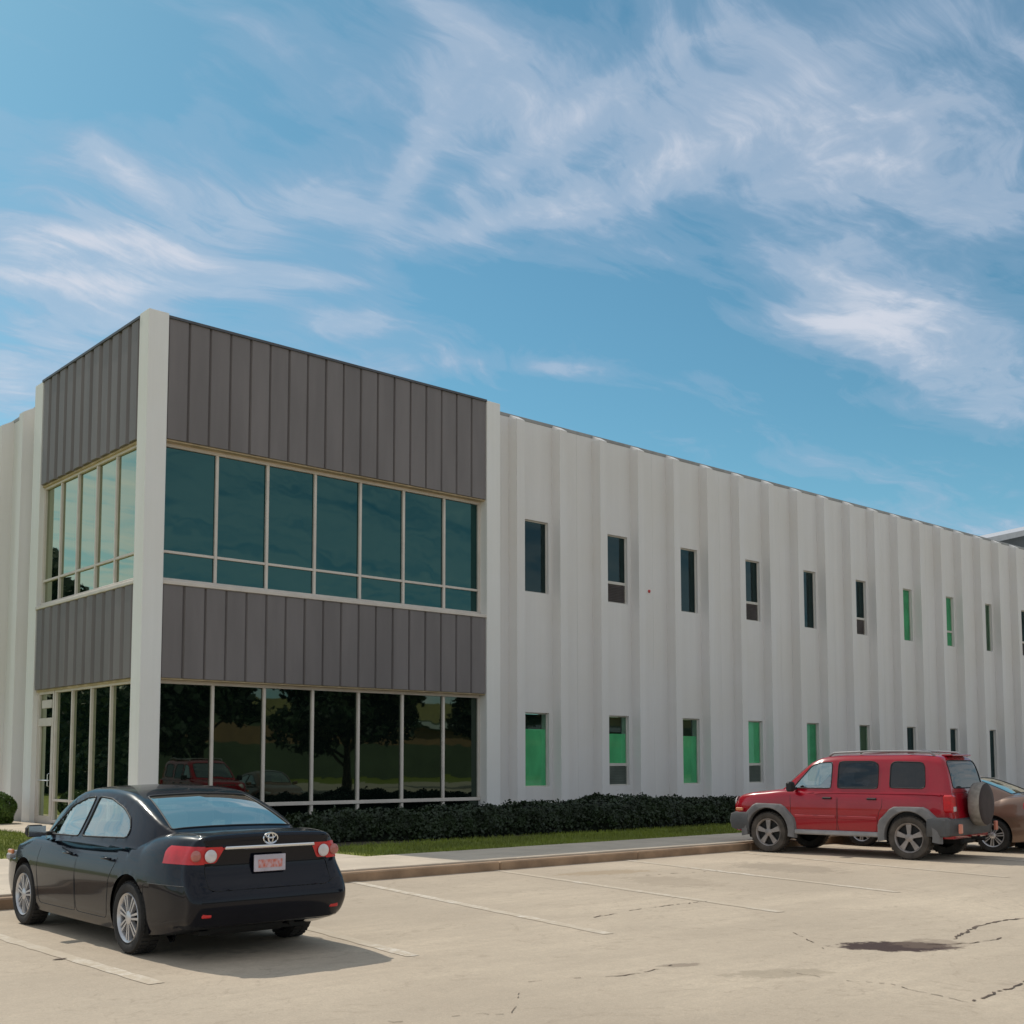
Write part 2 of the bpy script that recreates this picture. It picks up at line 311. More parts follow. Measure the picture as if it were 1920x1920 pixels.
# ------------------------------------------------------------------ mesh helpers
def mesh(name, v, f, mt, parent=None, smooth=False):
    me = bpy.data.meshes.new(name)
    me.from_pydata([tuple(map(float, p)) for p in v], [], [tuple(map(int, p)) for p in f])
    me.materials.append(M[mt] if isinstance(mt, str) else mt)
    if smooth: me.polygons.foreach_set('use_smooth', [True]*len(me.polygons))
    me.update()
    o = bpy.data.objects.new(name, me); COL.objects.link(o)
    if parent: o.parent = parent
    return o
class MB:
    def __init__(s): s.v = []; s.f = []
    def add(s, v, f):
        k = len(s.v); s.v += [tuple(p) for p in v]; s.f += [tuple(i+k for i in q) for q in f]; return s
    def box(s, x0, x1, y0, y1, z0, z1, b=0.0):
        if b <= 0:
            v = [(x, y, z) for z in (z0, z1) for y in (y0, y1) for x in (x0, x1)]
            return s.add(v, [(0, 2, 3, 1), (4, 5, 7, 6), (0, 1, 5, 4), (2, 6, 7, 3), (0, 4, 6, 2), (1, 3, 7, 5)])
        # chamfered box
        v = []; idx = {}
        xs, ys, zs = (x0, x1), (y0, y1), (z0, z1)
        for i in (0, 1):
            for j in (0, 1):
                for k in (0, 1):
                    sx, sy, sz = (1-2*i), (1-2*j), (1-2*k)
                    for ax in range(3):
                        p = [xs[i]+sx*b, ys[j]+sy*b, zs[k]+sz*b]
                        p[ax] = (xs[i], ys[j], zs[k])[ax]
                        idx[(i, j, k, ax)] = len(v); v.append(tuple(p))
        f = []
        for a in (0, 1):
            f.append([idx[(a, 0, 0, 0)], idx[(a, 0, 1, 0)], idx[(a, 1, 1, 0)], idx[(a, 1, 0, 0)]][::(1 if a == 0 else -1)])
            f.append([idx[(0, a, 0, 1)], idx[(1, a, 0, 1)], idx[(1, a, 1, 1)], idx[(0, a, 1, 1)]][::(1 if a == 0 else -1)])
            f.append([idx[(0, 0, a, 2)], idx[(0, 1, a, 2)], idx[(1, 1, a, 2)], idx[(1, 0, a, 2)]][::(1 if a == 0 else -1)])
        for i in (0, 1):
            for j in (0, 1):
                f.append([idx[(i, j, 0, 0)], idx[(i, j, 1, 0)], idx[(i, j, 1, 1)], idx[(i, j, 0, 1)]])
                f.append([idx[(i, 0, j, 0)], idx[(i, 1, j, 0)], idx[(i, 1, j, 2)], idx[(i, 0, j, 2)]])
                f.append([idx[(0, i, j, 1)], idx[(1, i, j, 1)], idx[(1, i, j, 2)], idx[(0, i, j, 2)]])
                for k in (0, 1): f.append([idx[(i, j, k, 0)], idx[(i, j, k, 1)], idx[(i, j, k, 2)]])
        return s.add(v, f)
    def tube(s, pts, r, n=6, closed=False):
        pts = [Vector(p) for p in pts]; N = len(pts); v = []
        for i, p in enumerate(pts):
            a = pts[(i-1) % N] if (closed or i > 0) else p; b = pts[(i+1) % N] if (closed or i < N-1) else p
            t = (b-a); t = t.normalized() if t.length > 1e-9 else Vector((0, 0, 1))
            ref = Vector((0, 0, 1)) if abs(t.z) < .8 else Vector((1, 0, 0))
            e1 = t.cross(ref).normalized(); e2 = t.cross(e1)
            rr = r[i] if hasattr(r, '__len__') else r
            for k in range(n):
                an = 2*math.pi*k/n; v.append(tuple(p+(e1*math.cos(an)+e2*math.sin(an))*rr))
        f = []
        for i in range(N if closed else N-1):
            j = (i+1) % N
            for k in range(n): f.append((i*n+k, i*n+(k+1) % n, j*n+(k+1) % n, j*n+k))
        if not closed: f.append(tuple(range(n))[::-1]); f.append(tuple((N-1)*n+k for k in range(n)))
        return s.add(v, f)
    def lathe(s, prof, n=32, axis='x', c=(0, 0, 0), close=False):
        # prof: list (a, r): a along axis, r radius
        v = []
        for (a, r) in prof:
            for k in range(n):
                t = 2*math.pi*k/n
                if axis == 'x': v.append((c[0]+a, c[1]+r*math.cos(t), c[2]+r*math.sin(t)))
                elif axis == 'y': v.append((c[0]+r*math.cos(t), c[1]+a, c[2]+r*math.sin(t)))
                else: v.append((c[0]+r*math.cos(t), c[1]+r*math.sin(t), c[2]+a))
        f = []; P = len(prof)
        for i in range(P if close else P-1):
            j = (i+1) % P
            for k in range(n): f.append((i*n+k, i*n+(k+1) % n, j*n+(k+1) % n, j*n+k))
        return s.add(v, f)
    def prism(s, poly, z0, z1):
        n = len(poly); v = [(p[0], p[1], z0) for p in poly]+[(p[0], p[1], z1) for p in poly]
        f = [tuple(range(n))[::-1], tuple(range(n, 2*n))]+[(i, (i+1) % n, n+(i+1) % n, n+i) for i in range(n)]
        return s.add(v, f)
    def obj(s, name, mt, parent=None, smooth=False): return mesh(name, s.v, s.f, mt, parent, smooth)
def bx(name, x0, x1, y0, y1, z0, z1, mt, parent=None, b=0.0): return MB().box(x0, x1, y0, y1, z0, z1, b).obj(name, mt, parent)
def empty(name, loc=(0, 0, 0), rz=0, label=None, cat=None, group=None, s=1):
    o = bpy.data.objects.new(name, None); COL.objects.link(o); o.location = loc; o.rotation_euler = (0, 0, rz)
    o.scale = (s, s, s); o.empty_display_size = .3
    tag(o, label, cat, group); return o
def tag(o, label=None, cat=None, group=None, kind=None):
    for k, v in (('label', label), ('category', cat), ('group', group), ('kind', kind)):
        if v: o[k] = v
    return o
def smooth_by_angle(o, deg=35):
    me = o.data; me.polygons.foreach_set('use_smooth', [True]*len(me.polygons))
    try: me.set_sharp_from_angle(angle=R_(deg))
    except Exception: pass

# ------------------------------------------------------------------ ground
def sheet(name, x0, x1, y0, y1, z, mt):
    return tag(mesh(name, [(x0, y0, z), (x1, y0, z), (x1, y1, z), (x0, y1, z)], [(0, 1, 2, 3)], mt), kind='structure')
KY = -10.58       # kerb face
sheet('ground', -1500, 1500, -1500, 1500, -.06, 'lawn')
lot = sheet('parking_lot', -90, 130, -62, KY+.02, 0, 'lot')
# raised verge behind the kerb: kerb, sidewalk, lawn
kb = MB()
rng = random.Random(4)
x = -60.0
while x < 90:
    L = 3.05
    kb.box(x+.006, x+L-.006, KY+.012*rng.random(), KY+.16, -.05, .125+.003*rng.random(), .018)
    x += L
kerb = tag(kb.obj('kerb', 'kerb'), kind='structure')
sw = tag(bx('sidewalk', -60, 90, KY+.165, -8.62, -.05, .146, 'walk'), kind='structure')
x = -24.0
while x < 40:        # slabs of the sidewalk, with open joints
    MB().box(x+.008, x+1.5-.008, KY+.175, -8.63, .10, .15+.003*rng.random(), .006).obj('slab', 'walk', sw); x += 1.5
pth = tag(bx('path', -1.75, -.06, -8.60, 30, -.05, .140, 'walk'), kind='structure')
y = -8.58
while y < 14:
    MB().box(-1.74, -.07, y+.008, min(y+1.5, 14)-.008, .10, .147, .006).obj('slab', 'walk', pth); y += 1.5
sw2 = tag(bx('sidewalk', -60, -1.77, -8.60, -5.22, -.05, .1465, 'walk'), kind='structure')
lw = tag(bx('lawn', -60, -1.77, -5.20, 60, -.05, .135, 'lawn'), kind='structure')
lw2 = tag(bx('lawn', .0, 62, -8.60, -6.25, -.05, .135, 'lawn'), kind='structure')
bed = tag(bx('planting_bed', -.04, 62, -6.24, .25, -.05, .12, 'mulch'), kind='structure')
bed2 = tag(bx('planting_bed', -60, -1.80, 60.1, 60.2, -.05, .12, 'mulch'), kind='structure')
bpy.data.objects.remove(bed2)

# parking stall lines: rear end, kerb end
def ribbon(pts, w, z):
    v = []; f = []
    for i, p in enumerate(pts):
        a = pts[max(i-1, 0)]; b = pts[min(i+1, len(pts)-1)]
        dx, dy = b[0]-a[0], b[1]-a[1]; L = math.hypot(dx, dy) or 1
        ww = (w[i] if hasattr(w, '__len__') else w)/2
        v += [(p[0]-dy/L*ww, p[1]+dx/L*ww, z), (p[0]+dy/L*ww, p[1]-dx/L*ww, z)]
    for i in range(len(pts)-1): f.append((2*i, 2*i+1, 2*i+3, 2*i+2))
    return v, f
LINES = [((-6.98, -10.45), (-6.88, -15.85)), ((-4.05, -10.45), (-4.76, -16.10)), ((-1.63, -10.45), (-2.63, -16.30)), ((.95, -10.45), (-.08, -16.40)),
         ((3.75, -10.45), (2.62, -16.2)), ((6.5, -10.45), (5.5, -16.2)), ((9.1, -10.45), (8.2, -16.2)), ((11.8, -10.45), (10.9, -16.2)), ((14.4, -10.45), (13.5, -16.2))]
for a, b in LINES:
    n = 40; pts = [(a[0]+(b[0]-a[0])*i/n, a[1]+(b[1]-a[1])*i/n) for i in range(n+1)]
    ww = [.125+.012*math.sin(i*1.7)+.012*rng.random() for i in range(n+1)]
    v, f = ribbon(pts, ww, .004)
    tag(mesh('stall_marking', v, f, 'line'), kind='structure')
# cracks, patch and stains
def crack(pts, w, mt='crack', gaps=0.0, z=.004, seed=1):
    r = random.Random(seed); P = []
    for (x0, y0), (x1, y1) in zip(pts[:-1], pts[1:]):
        n = max(2, int(math.hypot(x1-x0, y1-y0)/.05))
        for i in range(n): P.append((x0+(x1-x0)*i/n, y0+(y1-y0)*i/n))
    P.append(pts[-1]); o = 0; Q = []; Wd = []
    for i, (x_, y_) in enumerate(P):
        o = o*.85+r.gauss(0, .018); Q.append((x_+o, y_+o*.7+r.gauss(0, .006)))
        Wd.append(max(.004, w*.62*(.3+1.1*r.random())))
    v, f = ribbon(Q, Wd, z)
    f = [q for q in f if r.random() > gaps]
    return v, f
ck = MB()
CR = [([(-.55, -18.62), (.35, -18.35), (1.43, -18.33), (3.2, -17.9)], .05, .05), ([(-1.9, -18.15), (-1.2, -17.3)], .02, .5),
      ([(-1.86, -15.35), (-1.0, -15.25), (.15, -15.24)], .028, .45), ([(-3.1, -20.1), (-2.12, -19.99), (-.6, -19.7)], .035, .15),
      ([(-4.9, -17.6), (-4.0, -17.9), (-3.35, -17.8)], .022, .5), ([(-3.1, -18.6), (-3.0, -19.4), (-3.15, -20.1)], .014, .4),
      ([(-6.6, -17.9), (-5.6, -18.3), (-4.9, -17.6)], .014, .6), ([(-7.9, -19.2), (-7.0, -19.6), (-6.3, -20.4), (-5.4, -21.0)], .014, .5),
      ([(3.2, -17.9), (5.5, -17.2), (9, -17.6)], .03, .3), ([(-1.0, -18.6), (-.6, -18.9), (-.2, -18.9)], .03, .2),
      ([(2.0, -12.6), (3.4, -12.9)], .05, .5), ([(-1.2, -12.9), (.2, -13.3)], .012, .5), ([(-9.8, -17), (-8.6, -17.4)], .015, .5)]
for i, (p, w, gp) in enumerate(CR):
    ck.add(*crack(p, w, gaps=gp, seed=i+3))
tag(ck.obj('pavement_cracks', 'crack'), kind='structure')
def blob(cx, cy, rx, ry, rot, z, name, mt, seed, jag=.18):
    r = random.Random(seed); n = 72; v = [(cx, cy, z)]
    ph = [r.random()*6.28 for _ in range(6)]
    for k in range(n):
        t = 2*math.pi*k/n; rr = 1+sum(jag/(j+1)*math.sin((j+2)*t+ph[j]) for j in range(6))*.7+r.uniform(-jag, jag)*.45
        a, b = rx*rr*math.cos(t), ry*rr*math.sin(t)
        v.append((cx+a*math.cos(rot)-b*math.sin(rot), cy+a*math.sin(rot)+b*math.cos(rot), z))
    return tag(mesh(name, v, [(0, 1+k, 1+(k+1) % n) for k in range(n)], mt), kind='structure')
blob(-7.0, -14.3, .05, .03, 0, .006, 'oil_stain', 'crack', 8)

# ------------------------------------------------------------------ the office building
B = empty('office_building', (0, 0, .13), label='two storey pale office block with a charcoal clad glazed corner and long ribbed wing', cat='building')
B.location = (0, 0, 0)
ZB = .10; H = 11.49; HEAD2, MID2, SILL2, DBOT, SILL1 = 8.75, 6.28, 5.60, 3.47, .70
PZ = 11.56
def part(mb, name, mt, parent=None): return mb.obj(name, mt, parent or B)
# pillars
part(MB().box(-.045, .43, -.045, .43, ZB, PZ, .012), 'corner_pillar', 'pillar')
part(MB().box(9.67, 10.15, -.03, .60, ZB, PZ-.06, .012), 'pillar', 'pillar')
part(MB().box(-.03, .60, 6.33, 6.88, ZB, PZ-.06, .012), 'pillar', 'pillar')
# core behind the cladding and glazing (dark rooms)
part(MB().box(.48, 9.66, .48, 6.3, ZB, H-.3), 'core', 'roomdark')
part(MB().box(.3, 9.9, .3, 6.6, H-.28, H-.1), 'roof', 'coping2')
# spandrels with cladding panels
def spandrel_right(z0, z1, top):
    part(MB().box(.432, 9.668, .045, .40, z0+.02, z1), 'spandrel', 'clad_b')
    n = 18; w = (9.665-.435)/n
    for i in range(n):
        x0 = .435+i*w; j = rng.uniform(-.006, .006)
        prof = [(x0+.010, .044), (x0+.034, -.0+j), (x0+w-.034, -.0+j), (x0+w-.010, .044)]
        part(MB().prism(prof, z0, z1-(.0 if top else .004)), 'cladding_panel', 'clad')
def spandrel_left(z0, z1, top):
    part(MB().box(.045, .40, .432, 6.328, z0+.02, z1), 'spandrel', 'clad_b')
    n = 11; w = (6.325-.435)/n
    for i in range(n):
        y0 = .435+i*w; j = rng.uniform(-.006, .006)
        prof = [(.044, y0+.018), (.044, y0+w-.018), (-.03+j, y0+w-.10), (-.03+j, y0+.10)]
        part(MB().prism(prof, z0, z1-(.0 if top else .004)), 'cladding_panel', 'clad')
for fn in (spandrel_right, spandrel_left):
    fn(HEAD2, H-.03, True); fn(DBOT, SILL2-.09, False)
part(MB().box(.432, 9.668, -.035, .12, H-.028, H+.03), 'coping', 'coping')
part(MB().box(-.055, .12, .432, 6.328, H-.028, H+.03), 'coping', 'coping')
# glazing
YR, XL = .30, .15
def glazing(axis, a0, a1, cuts, z0, z1, mids, gm, name, lowrail=None):
    """axis 'x': facade along x at y=YR ; 'y': along y at x=XL"""
    off = YR if axis == 'x' else XL
    def bb(mb, s0, s1, d0, d1, c0, c1, b=.006):
        if axis == 'x': mb.box(s0, s1, off+d0, off+d1, c0, c1, b)
        else: mb.box(off+d0, off+d1, s0, s1, c0, c1, b)
        return mb
    fr = bb(MB(), a0+.003, a1-.003, -.05, .06, z1-.11, z1-.003).obj(name, 'alu', B)        # head member carries the rest
    bb(MB(), a0+.003, a1-.003, -.07, .06, z0+.003, z0+.09).obj('sill', 'alu', fr)
    ed = [a0]+list(cuts)+[a1]
    for c in [a0+.035]+list(cuts)+[a1-.035]:
        bb(MB(), c-.035, c+.035, -.048, .055, z0+.092, z1-.112).obj('mullion', 'alu', fr)
    levels = [z0+.09]+list(mids)+[z1-.112]
    for i in range(len(ed)-1):
        p0 = ed[i]+(.07 if i == 0 else .036); p1 = ed[i+1]-(.07 if i == len(ed)-2 else .036)
        for zz_ in mids: bb(MB(), p0, p1, -.04, .05, zz_-.03, zz_+.03).obj('transom', 'alu', fr)
        for k in range(len(levels)-1):
            q0 = levels[k]+(.03 if k > 0 else .003); q1 = levels[k+1]-(.03 if k < len(levels)-2 else .003)
            tl = rng.uniform(-.006, .006)
            if axis == 'x': vv = [(p0, off+.01+tl, q0), (p1, off+.01-tl, q0), (p1, off+.01-tl+.002, q1), (p0, off+.01+tl, q1), (p0, off+.03, q0), (p1, off+.03, q0), (p1, off+.03, q1), (p0, off+.03, q1)]
            else: vv = [(off+.01+tl, p0, q0), (off+.01-tl, p1, q0), (off+.01-tl, p1, q1), (off+.01+tl, p0, q1), (off+.03, p0, q0), (off+.03, p1, q0), (off+.03, p1, q1), (off+.03, p0, q1)]
            FF = [(0, 1, 2, 3), (4, 7, 6, 5), (0, 4, 5, 1), (1, 5, 6, 2), (2, 6, 7, 3), (3, 7, 4, 0)]
            mesh('pane', vv, FF if axis == 'x' else [q[::-1] for q in FF], gm, fr)
    return fr
cutsR = [1.82, 3.13, 4.44, 5.76, 7.10, 8.43]
glazing('x', .432, 9.668, cutsR, SILL2, HEAD2, [MID2], 'glass_up', 'ribbon_window')
glazing('x', .432, 9.668, cutsR, .62, DBOT, [], 'glass_lo', 'storefront_window')
# short dark panes below the low rail
part(MB().box(.44, 9.66, YR+.02, YR+.05, ZB, .62), 'base_glazing', 'glass_lo')
for c in cutsR: part(MB().box(c-.035, c+.035, YR-.045, YR+.019, ZB, .618), 'post', 'alu')
cutsL = [1.83, 2.95, 4.10, 5.19]
glazing('y', .432, 6.328, cutsL, SILL2, HEAD2, [MID2-.02], 'glass_left', 'ribbon_window')
glazing('y', .432, 5.19, cutsL[:3], .16, DBOT, [.72], 'glass_left', 'storefront_window')
# soffits under the cladding
part(MB().box(.432, 9.668, .05, .25, HEAD2-.035, HEAD2-.003), 'soffit', 'soffit')
part(MB().box(.432, 9.668, .05, .25, DBOT-.035, DBOT-.003), 'soffit', 'soffit')
part(MB().box(.05, .099, .432, 6.328, HEAD2-.05, HEAD2-.003), 'soffit', 'soffit')
part(MB().box(.05, .099, .432, 6.328, DBOT-.05, DBOT-.003), 'soffit', 'soffit')
# projecting bright sills over the lower cladding
part(MB().box(.432, 9.668, -.03, .245, SILL2-.088, SILL2-.002, .01), 'window_sill', 'alu')
part(MB().box(-.05, .075, .432, 6.328, SILL2-.088, SILL2-.002, .01), 'window_sill', 'alu')
# entrance door, last bay of the left side
dr = part(MB().box(.10, .20, 5.225, 5.32, ZB+.03, DBOT-.005), 'entrance_door', 'alu')
MB().box(.10, .20, 6.22, 6.325, ZB+.03, DBOT-.005).obj('door_frame', 'alu', dr)
MB().box(.10, .20, 5.322, 6.218, DBOT-.12, DBOT-.006).obj('door_frame', 'alu', dr)
MB().box(.09, .20, 5.322, 6.218, 2.55, 2.75).obj('door_frame', 'alu', dr)
MB().box(.11, .19, 5.322, 6.218, ZB+.03, .32).obj('kick_plate', 'alu', dr)
MB().box(.11, .19, 5.322, 5.40, .322, 2.548).obj('door_stile', 'alu', dr)
MB().box(.11, .19, 6.14, 6.218, .322, 2.548).obj('door_stile', 'alu', dr)
MB().box(.15, .165, 5.402, 6.138, .322, 2.548).obj('pane', 'glass_left', dr)
MB().box(.15, .165, 5.322, 6.218, 2.752, DBOT-.122).obj('pane', 'glass_left', dr)
MB().box(.105, .149, 5.40, 6.05, 3.0, 3.2).obj('transom_box', 'alu', dr)
MB().tube([(.11, 5.44, 1.05), (.07, 5.44, 1.07), (.07, 5.44, 1.35), (.11, 5.44, 1.37)], .013).obj('handle', 'chrome', dr)
MB().tube([(.11, 5.42, 1.2), (.08, 5.42, 1.2), (.08, 6.12, 1.2), (.11, 6.12, 1.2)], .014).obj('push_bar', 'chrome', dr)

# ribbed wings
WY = .15; HW = 11.36
def rib_mesh(xc, axis, wall, front, z0, z1, parent):
    """tapered precast stem with a weathered slope at its head"""
    wb, wf = .185, .145
    P = []
    for (z, fr_) in ((z0, front), (z1-.20, front), (z1-.025, wall-.002)):
        for (t, dd) in ((-wb, wall), (-wf, fr_), (wf, fr_), (wb, wall)): P.append((xc+t, dd, z))
    f = [(0, 1, 5, 4), (1, 2, 6, 5), (2, 3, 7, 6), (4, 5, 9, 8), (5, 6, 10, 9), (6, 7, 11, 10), (3, 2, 1, 0)]
    if axis == 'y': P = [(b, a, z) for a, b, z in P]; f = [q[::-1] for q in f]
    return mesh('rib', P, f, 'wall', parent)
WIN_U = [('dark', 0), ('dark', 'louver'), ('dark', 0), ('dark', 'louver'), ('dark', 0), ('dark', 'louver'), ('blind_d', 0), ('blind_d', 'pane'), ('blind_o', 0), ('dark', 'louver'), ('dark', 0), ('dark', 'louver'), ('dark', 0), ('dark', 'louver'), ('dark', 0)]
WIN_L = [('blind', 0, .42), ('blind', 'louverg', .50), ('blind', 0, .52), ('blind', 'louverg', 0), ('blind_d', 0, 0), ('blind_o', 0, 0), ('dark', 0, 0), ('dark', 0, 0), ('dark', 0, 0), ('dark', 'pane', 0), ('dark', 0, 0), ('dark', 0, 0), ('dark', 0, 0), ('dark', 0, 0), ('dark', 0, 0)]
def punched_window(x0, w, z0, z1, spec, gap=0.0):
    r0 = WY+.10
    kind, low = spec[0], spec[1]
    fr = MB(); t = .035
    fr.box(x0+.002, x0+t, r0-.02, r0+.04, z0+.002, z1-.002); fr.box(x0+w-t, x0+w-.002, r0-.02, r0+.04, z0+.002, z1-.002)
    fr.box(x0+t+.001, x0+w-t-.001, r0-.02, r0+.04, z0+.002, z0+t); fr.box(x0+t+.001, x0+w-t-.001, r0-.02, r0+.04, z1-t, z1-.002)
    o = fr.obj('window', 'winfr', B)
    a, b = x0+t+.001, x0+w-t-.001; zl = z0+t+.001; zt = z1-t-.001
    zm = zl+.0
    if low:
        zm = z0+.63
        MB().box(a, b, r0-.03, r0+.04, zm-.05, zm+.03).obj('transom', 'winfr', o)
        if low == 'pane':
            MB().box(a, b, r0+.0, r0+.01, zl, zm-.052).obj('pane', 'glass_win', o)
            MB().box(a, b, r0+.03, r0+.045, zl, zm-.052).obj('blind', kind if kind != 'dark' else 'roomdark', o)
        else:
            lv = MB(); zz0 = zl+.004
            while zz0 < zm-.09:
                lv.add([(a, r0-.02, zz0), (b, r0-.02, zz0), (b, r0+.03, zz0+.045), (a, r0+.03, zz0+.045), (a, r0-.016, zz0-.004), (b, r0-.016, zz0-.004), (b, r0+.034, zz0+.041), (a, r0+.034, zz0+.041)],
                       [(0, 1, 2, 3), (4, 7, 6, 5), (0, 4, 5, 1)]); zz0 += .048
            lv.box(a, b, r0+.036, r0+.05, zl, zm-.052)
            lv.obj('louver', 'louver' if low == 'louver' else 'greylouver', o)
        zm += .031
    MB().box(a, b, r0+.0, r0+.01, zm+.001, zt).obj('pane', 'glass_wd' if kind == 'dark' else 'glass_win', o)
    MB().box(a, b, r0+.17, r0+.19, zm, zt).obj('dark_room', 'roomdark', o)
    if kind != 'dark':
        MB().box(a, b, r0+.03, r0+.045, zm+.001, zt-gap).obj('blind', kind, o)
    return o
M['greylouver'] = mat('grey_green_louver', (.17, .20, .17), .6, noise=.2)
NW = 15; P0 = 11.09; PITCH_W = 3.30; WW = 1.03
Z = [(.95, 3.02), (6.40, 8.46)]
first = True
for k in range(NW):
    x0 = P0+k*PITCH_W
    a = 10.152 if k == 0 else x0-.30-.825+.002; b = x0+1.35+.825-.002
    a2, b2 = a, b
    w1 = MB(); T = .45
    w1.box(a2, x0, WY, WY+T, ZB, HW-.1); w1.box(x0+WW, b2, WY, WY+T, ZB, HW-.1)
    w1.box(x0, x0+WW, WY, WY+T, ZB, Z[0][0]); w1.box(x0, x0+WW, WY, WY+T, Z[0][1], Z[1][0]); w1.box(x0, x0+WW, WY, WY+T, Z[1][1], HW-.1)
    part(w1, 'wall_panel', 'wall')
    rib_mesh(x0-.30, 'x', WY, WY-.31, ZB, HW, B); rib_mesh(x0+1.35, 'x', WY, WY-.31, ZB, HW, B)
    o = punched_window(x0, WW, Z[1][0], Z[1][1], WIN_U[k]); o2 = punched_window(x0, WW, Z[0][0], Z[0][1], WIN_L[k], WIN_L[k][2])
XE = P0+(NW-1)*PITCH_W+1.35+.825
part(MB().box(10.152, XE, WY-.012, WY+.50, HW-.099, HW+.0, .01), 'coping', 'coping2')
MB().lathe([(0, .001), (0, .05), (-.03, .046), (-.04, .001)], 20, 'y', (16.38, WY-.001, 6.90)).obj('alarm_bell', 'red_bell', B, True)
part(MB().box(10.152, XE, WY+.50, 22, HW-.6, HW-.5), 'roof', 'coping2')
part(MB().box(XE, XE+.3, WY, 22, ZB, HW-.05), 'end_wall', 'wall')
# left wing
HL = 11.10
for k in range(9):
    y0 = 6.882+k*3.3
    part(MB().box(WY, WY+.45, y0+.002, y0+3.3-.002, ZB, HL-.1), 'wall_panel', 'wall')
    for yy in (y0+.62, y0+.62+1.65): rib_mesh(yy, 'y', WY, WY-.31, ZB, HL, B)
part(MB().box(WY-.012, WY+.5, 6.882, 36.58, HL-.099, HL, .01), 'coping', 'coping2')
part(MB().box(WY+.5, 10.1, 6.9, 36.5, HL-.6, HL-.5), 'roof', 'coping2')

# roof of the taller hall behind the wing (upper right)
HB = empty('warehouse', (46, 14, 0), label='far hall with a pale sloping roof edge showing above the end of the wing', cat='building')
def add_hall():
    v = [(44, 4, 11.2), (80, 4, 11.2), (80, 34, 11.2), (44, 34, 11.2)]
    ym, zr = 19, 17.5
    MB().box(-2+2, 34, -9, 18, 0, 11.9).obj('wall', 'wall', HB)
    # gable roof, ridge along y
    o = MB()
    xw0, xw1 = -1.1, 36; xm = 17; y0, y1 = -10.2, -6.8; z0, z1 = 12.35, 16.5; th = .30
    o.add([(xw0, y0, z0), (xm, y0, z1), (xw1, y0, z0), (xw0, y1, z0), (xm, y1, z1), (xw1, y1, z0),
           (xw0, y0, z0+th), (xm, y0, z1+th), (xw1, y0, z0+th), (xw0, y1, z0+th), (xm, y1, z1+th), (xw1, y1, z0+th)],
          [(0, 1, 7, 6), (1, 2, 8, 7), (6, 7, 10, 9), (7, 8, 11, 10), (0, 3, 4, 1), (1, 4, 5, 2), (3, 9, 10, 4), (4, 10, 11, 5), (0, 6, 9, 3), (2, 5, 11, 8)])
    o.obj('roof', 'roofmetal', HB)
    g_ = MB(); g_.add([(xw0+1.4, -9.2, 11.9), (xw0+1.4, -9.2, z0+.25), (xm, -9.2, z1-.06), (xw1-2, -9.2, z0+.25), (xw1-2, -9.2, 11.9)], [(0, 4, 3, 2, 1)])
    g_.obj('gable', 'coping', HB)
add_hall()

# ------------------------------------------------------------------ plants
def leaf_cloud(n, sampler, size, seed):
    r = np.random.RandomState(seed)
    P, Nn = sampler(r, n)
    a = r.normal(size=(n, 3)); a /= np.linalg.norm(a, axis=1)[:, None]
    nn = Nn*.8+a*.9; nn /= np.linalg.norm(nn, axis=1)[:, None]
    t = np.cross(nn, r.normal(size=(n, 3))); t /= np.linalg.norm(t, axis=1)[:, None]
    b = np.cross(nn, t); s = size*(.6+.8*r.rand(n))[:, None]
    V = np.stack([P-t*s*.5, P+b*s*.32, P+t*s*.5, P-b*s*.32], 1).reshape(-1, 3)
    return V, np.arange(4*n).reshape(n, 4)
def fast_mesh(name, V, F, mt, parent=None):
    me = bpy.data.meshes.new(name); nf = len(F)
    me.vertices.add(len(V)); me.vertices.foreach_set('co', V.astype(np.float32).ravel())
    me.loops.add(nf*4); me.loops.foreach_set('vertex_index', F.astype(np.int32).ravel())
    me.polygons.add(nf); me.polygons.foreach_set('loop_start', np.arange(0, nf*4, 4, dtype=np.int32))
    me.materials.append(M[mt]); me.update(calc_edges=True)
    o = bpy.data.objects.new(name, me); COL.objects.link(o)
    if parent: o.parent = parent
    return o
def hedge_h(X, Y):
    return .49+.03*np.sin(X*1.1+.4)+.05*np.sin(X*2.7+1)+.035*np.sin(X*6.1+Y*3)+.03*np.sin(Y*5+X)++.16*np.exp(-((X-9.4)/1.2)**2)-.04*np.exp(-((X-1.5)/1.8)**2)
def hedge_front(X): return -(5.35+.85*np.clip((X-2)/6, 0, 1)**.7)+.15*np.sin(X*1.3)+.08*np.sin(X*3.7)
HX0, HX1, HBK = .95, 26.0, -3.9
hd = empty('hedge', (8, -5, .12), label='low dark clipped hedge running along the foot of the ribbed wall', cat='hedge')
hd.location = (0, 0, 0)
def hedge_core():
    nx, na = 220, 14; v = []; f = []
    for i in range(nx+1):
        X = HX0+.1+(HX1-HX0-.2)*i/nx; y0 = hedge_front(X)+.08; y1 = HBK-.08; h = float(hedge_h(X, -5))-.07
        e = min(1, (X-HX0)/.5+.15)
        for j in range(na+1):
            t = math.pi*j/na; c, s_ = math.cos(t), math.sin(t)
            c = math.copysign(abs(c)**.45, c); s_ = abs(s_)**.45
            v.append(((X), (y0+y1)/2-c*(y1-y0)/2, .12+h*s_*e))
    for i in range(nx):
        for j in range(na): f.append((i*(na+1)+j, (i+1)*(na+1)+j, (i+1)*(na+1)+j+1, i*(na+1)+j+1))
    return v, f
mesh('hedge_core', *hedge_core(), 'hedge_c', hd)
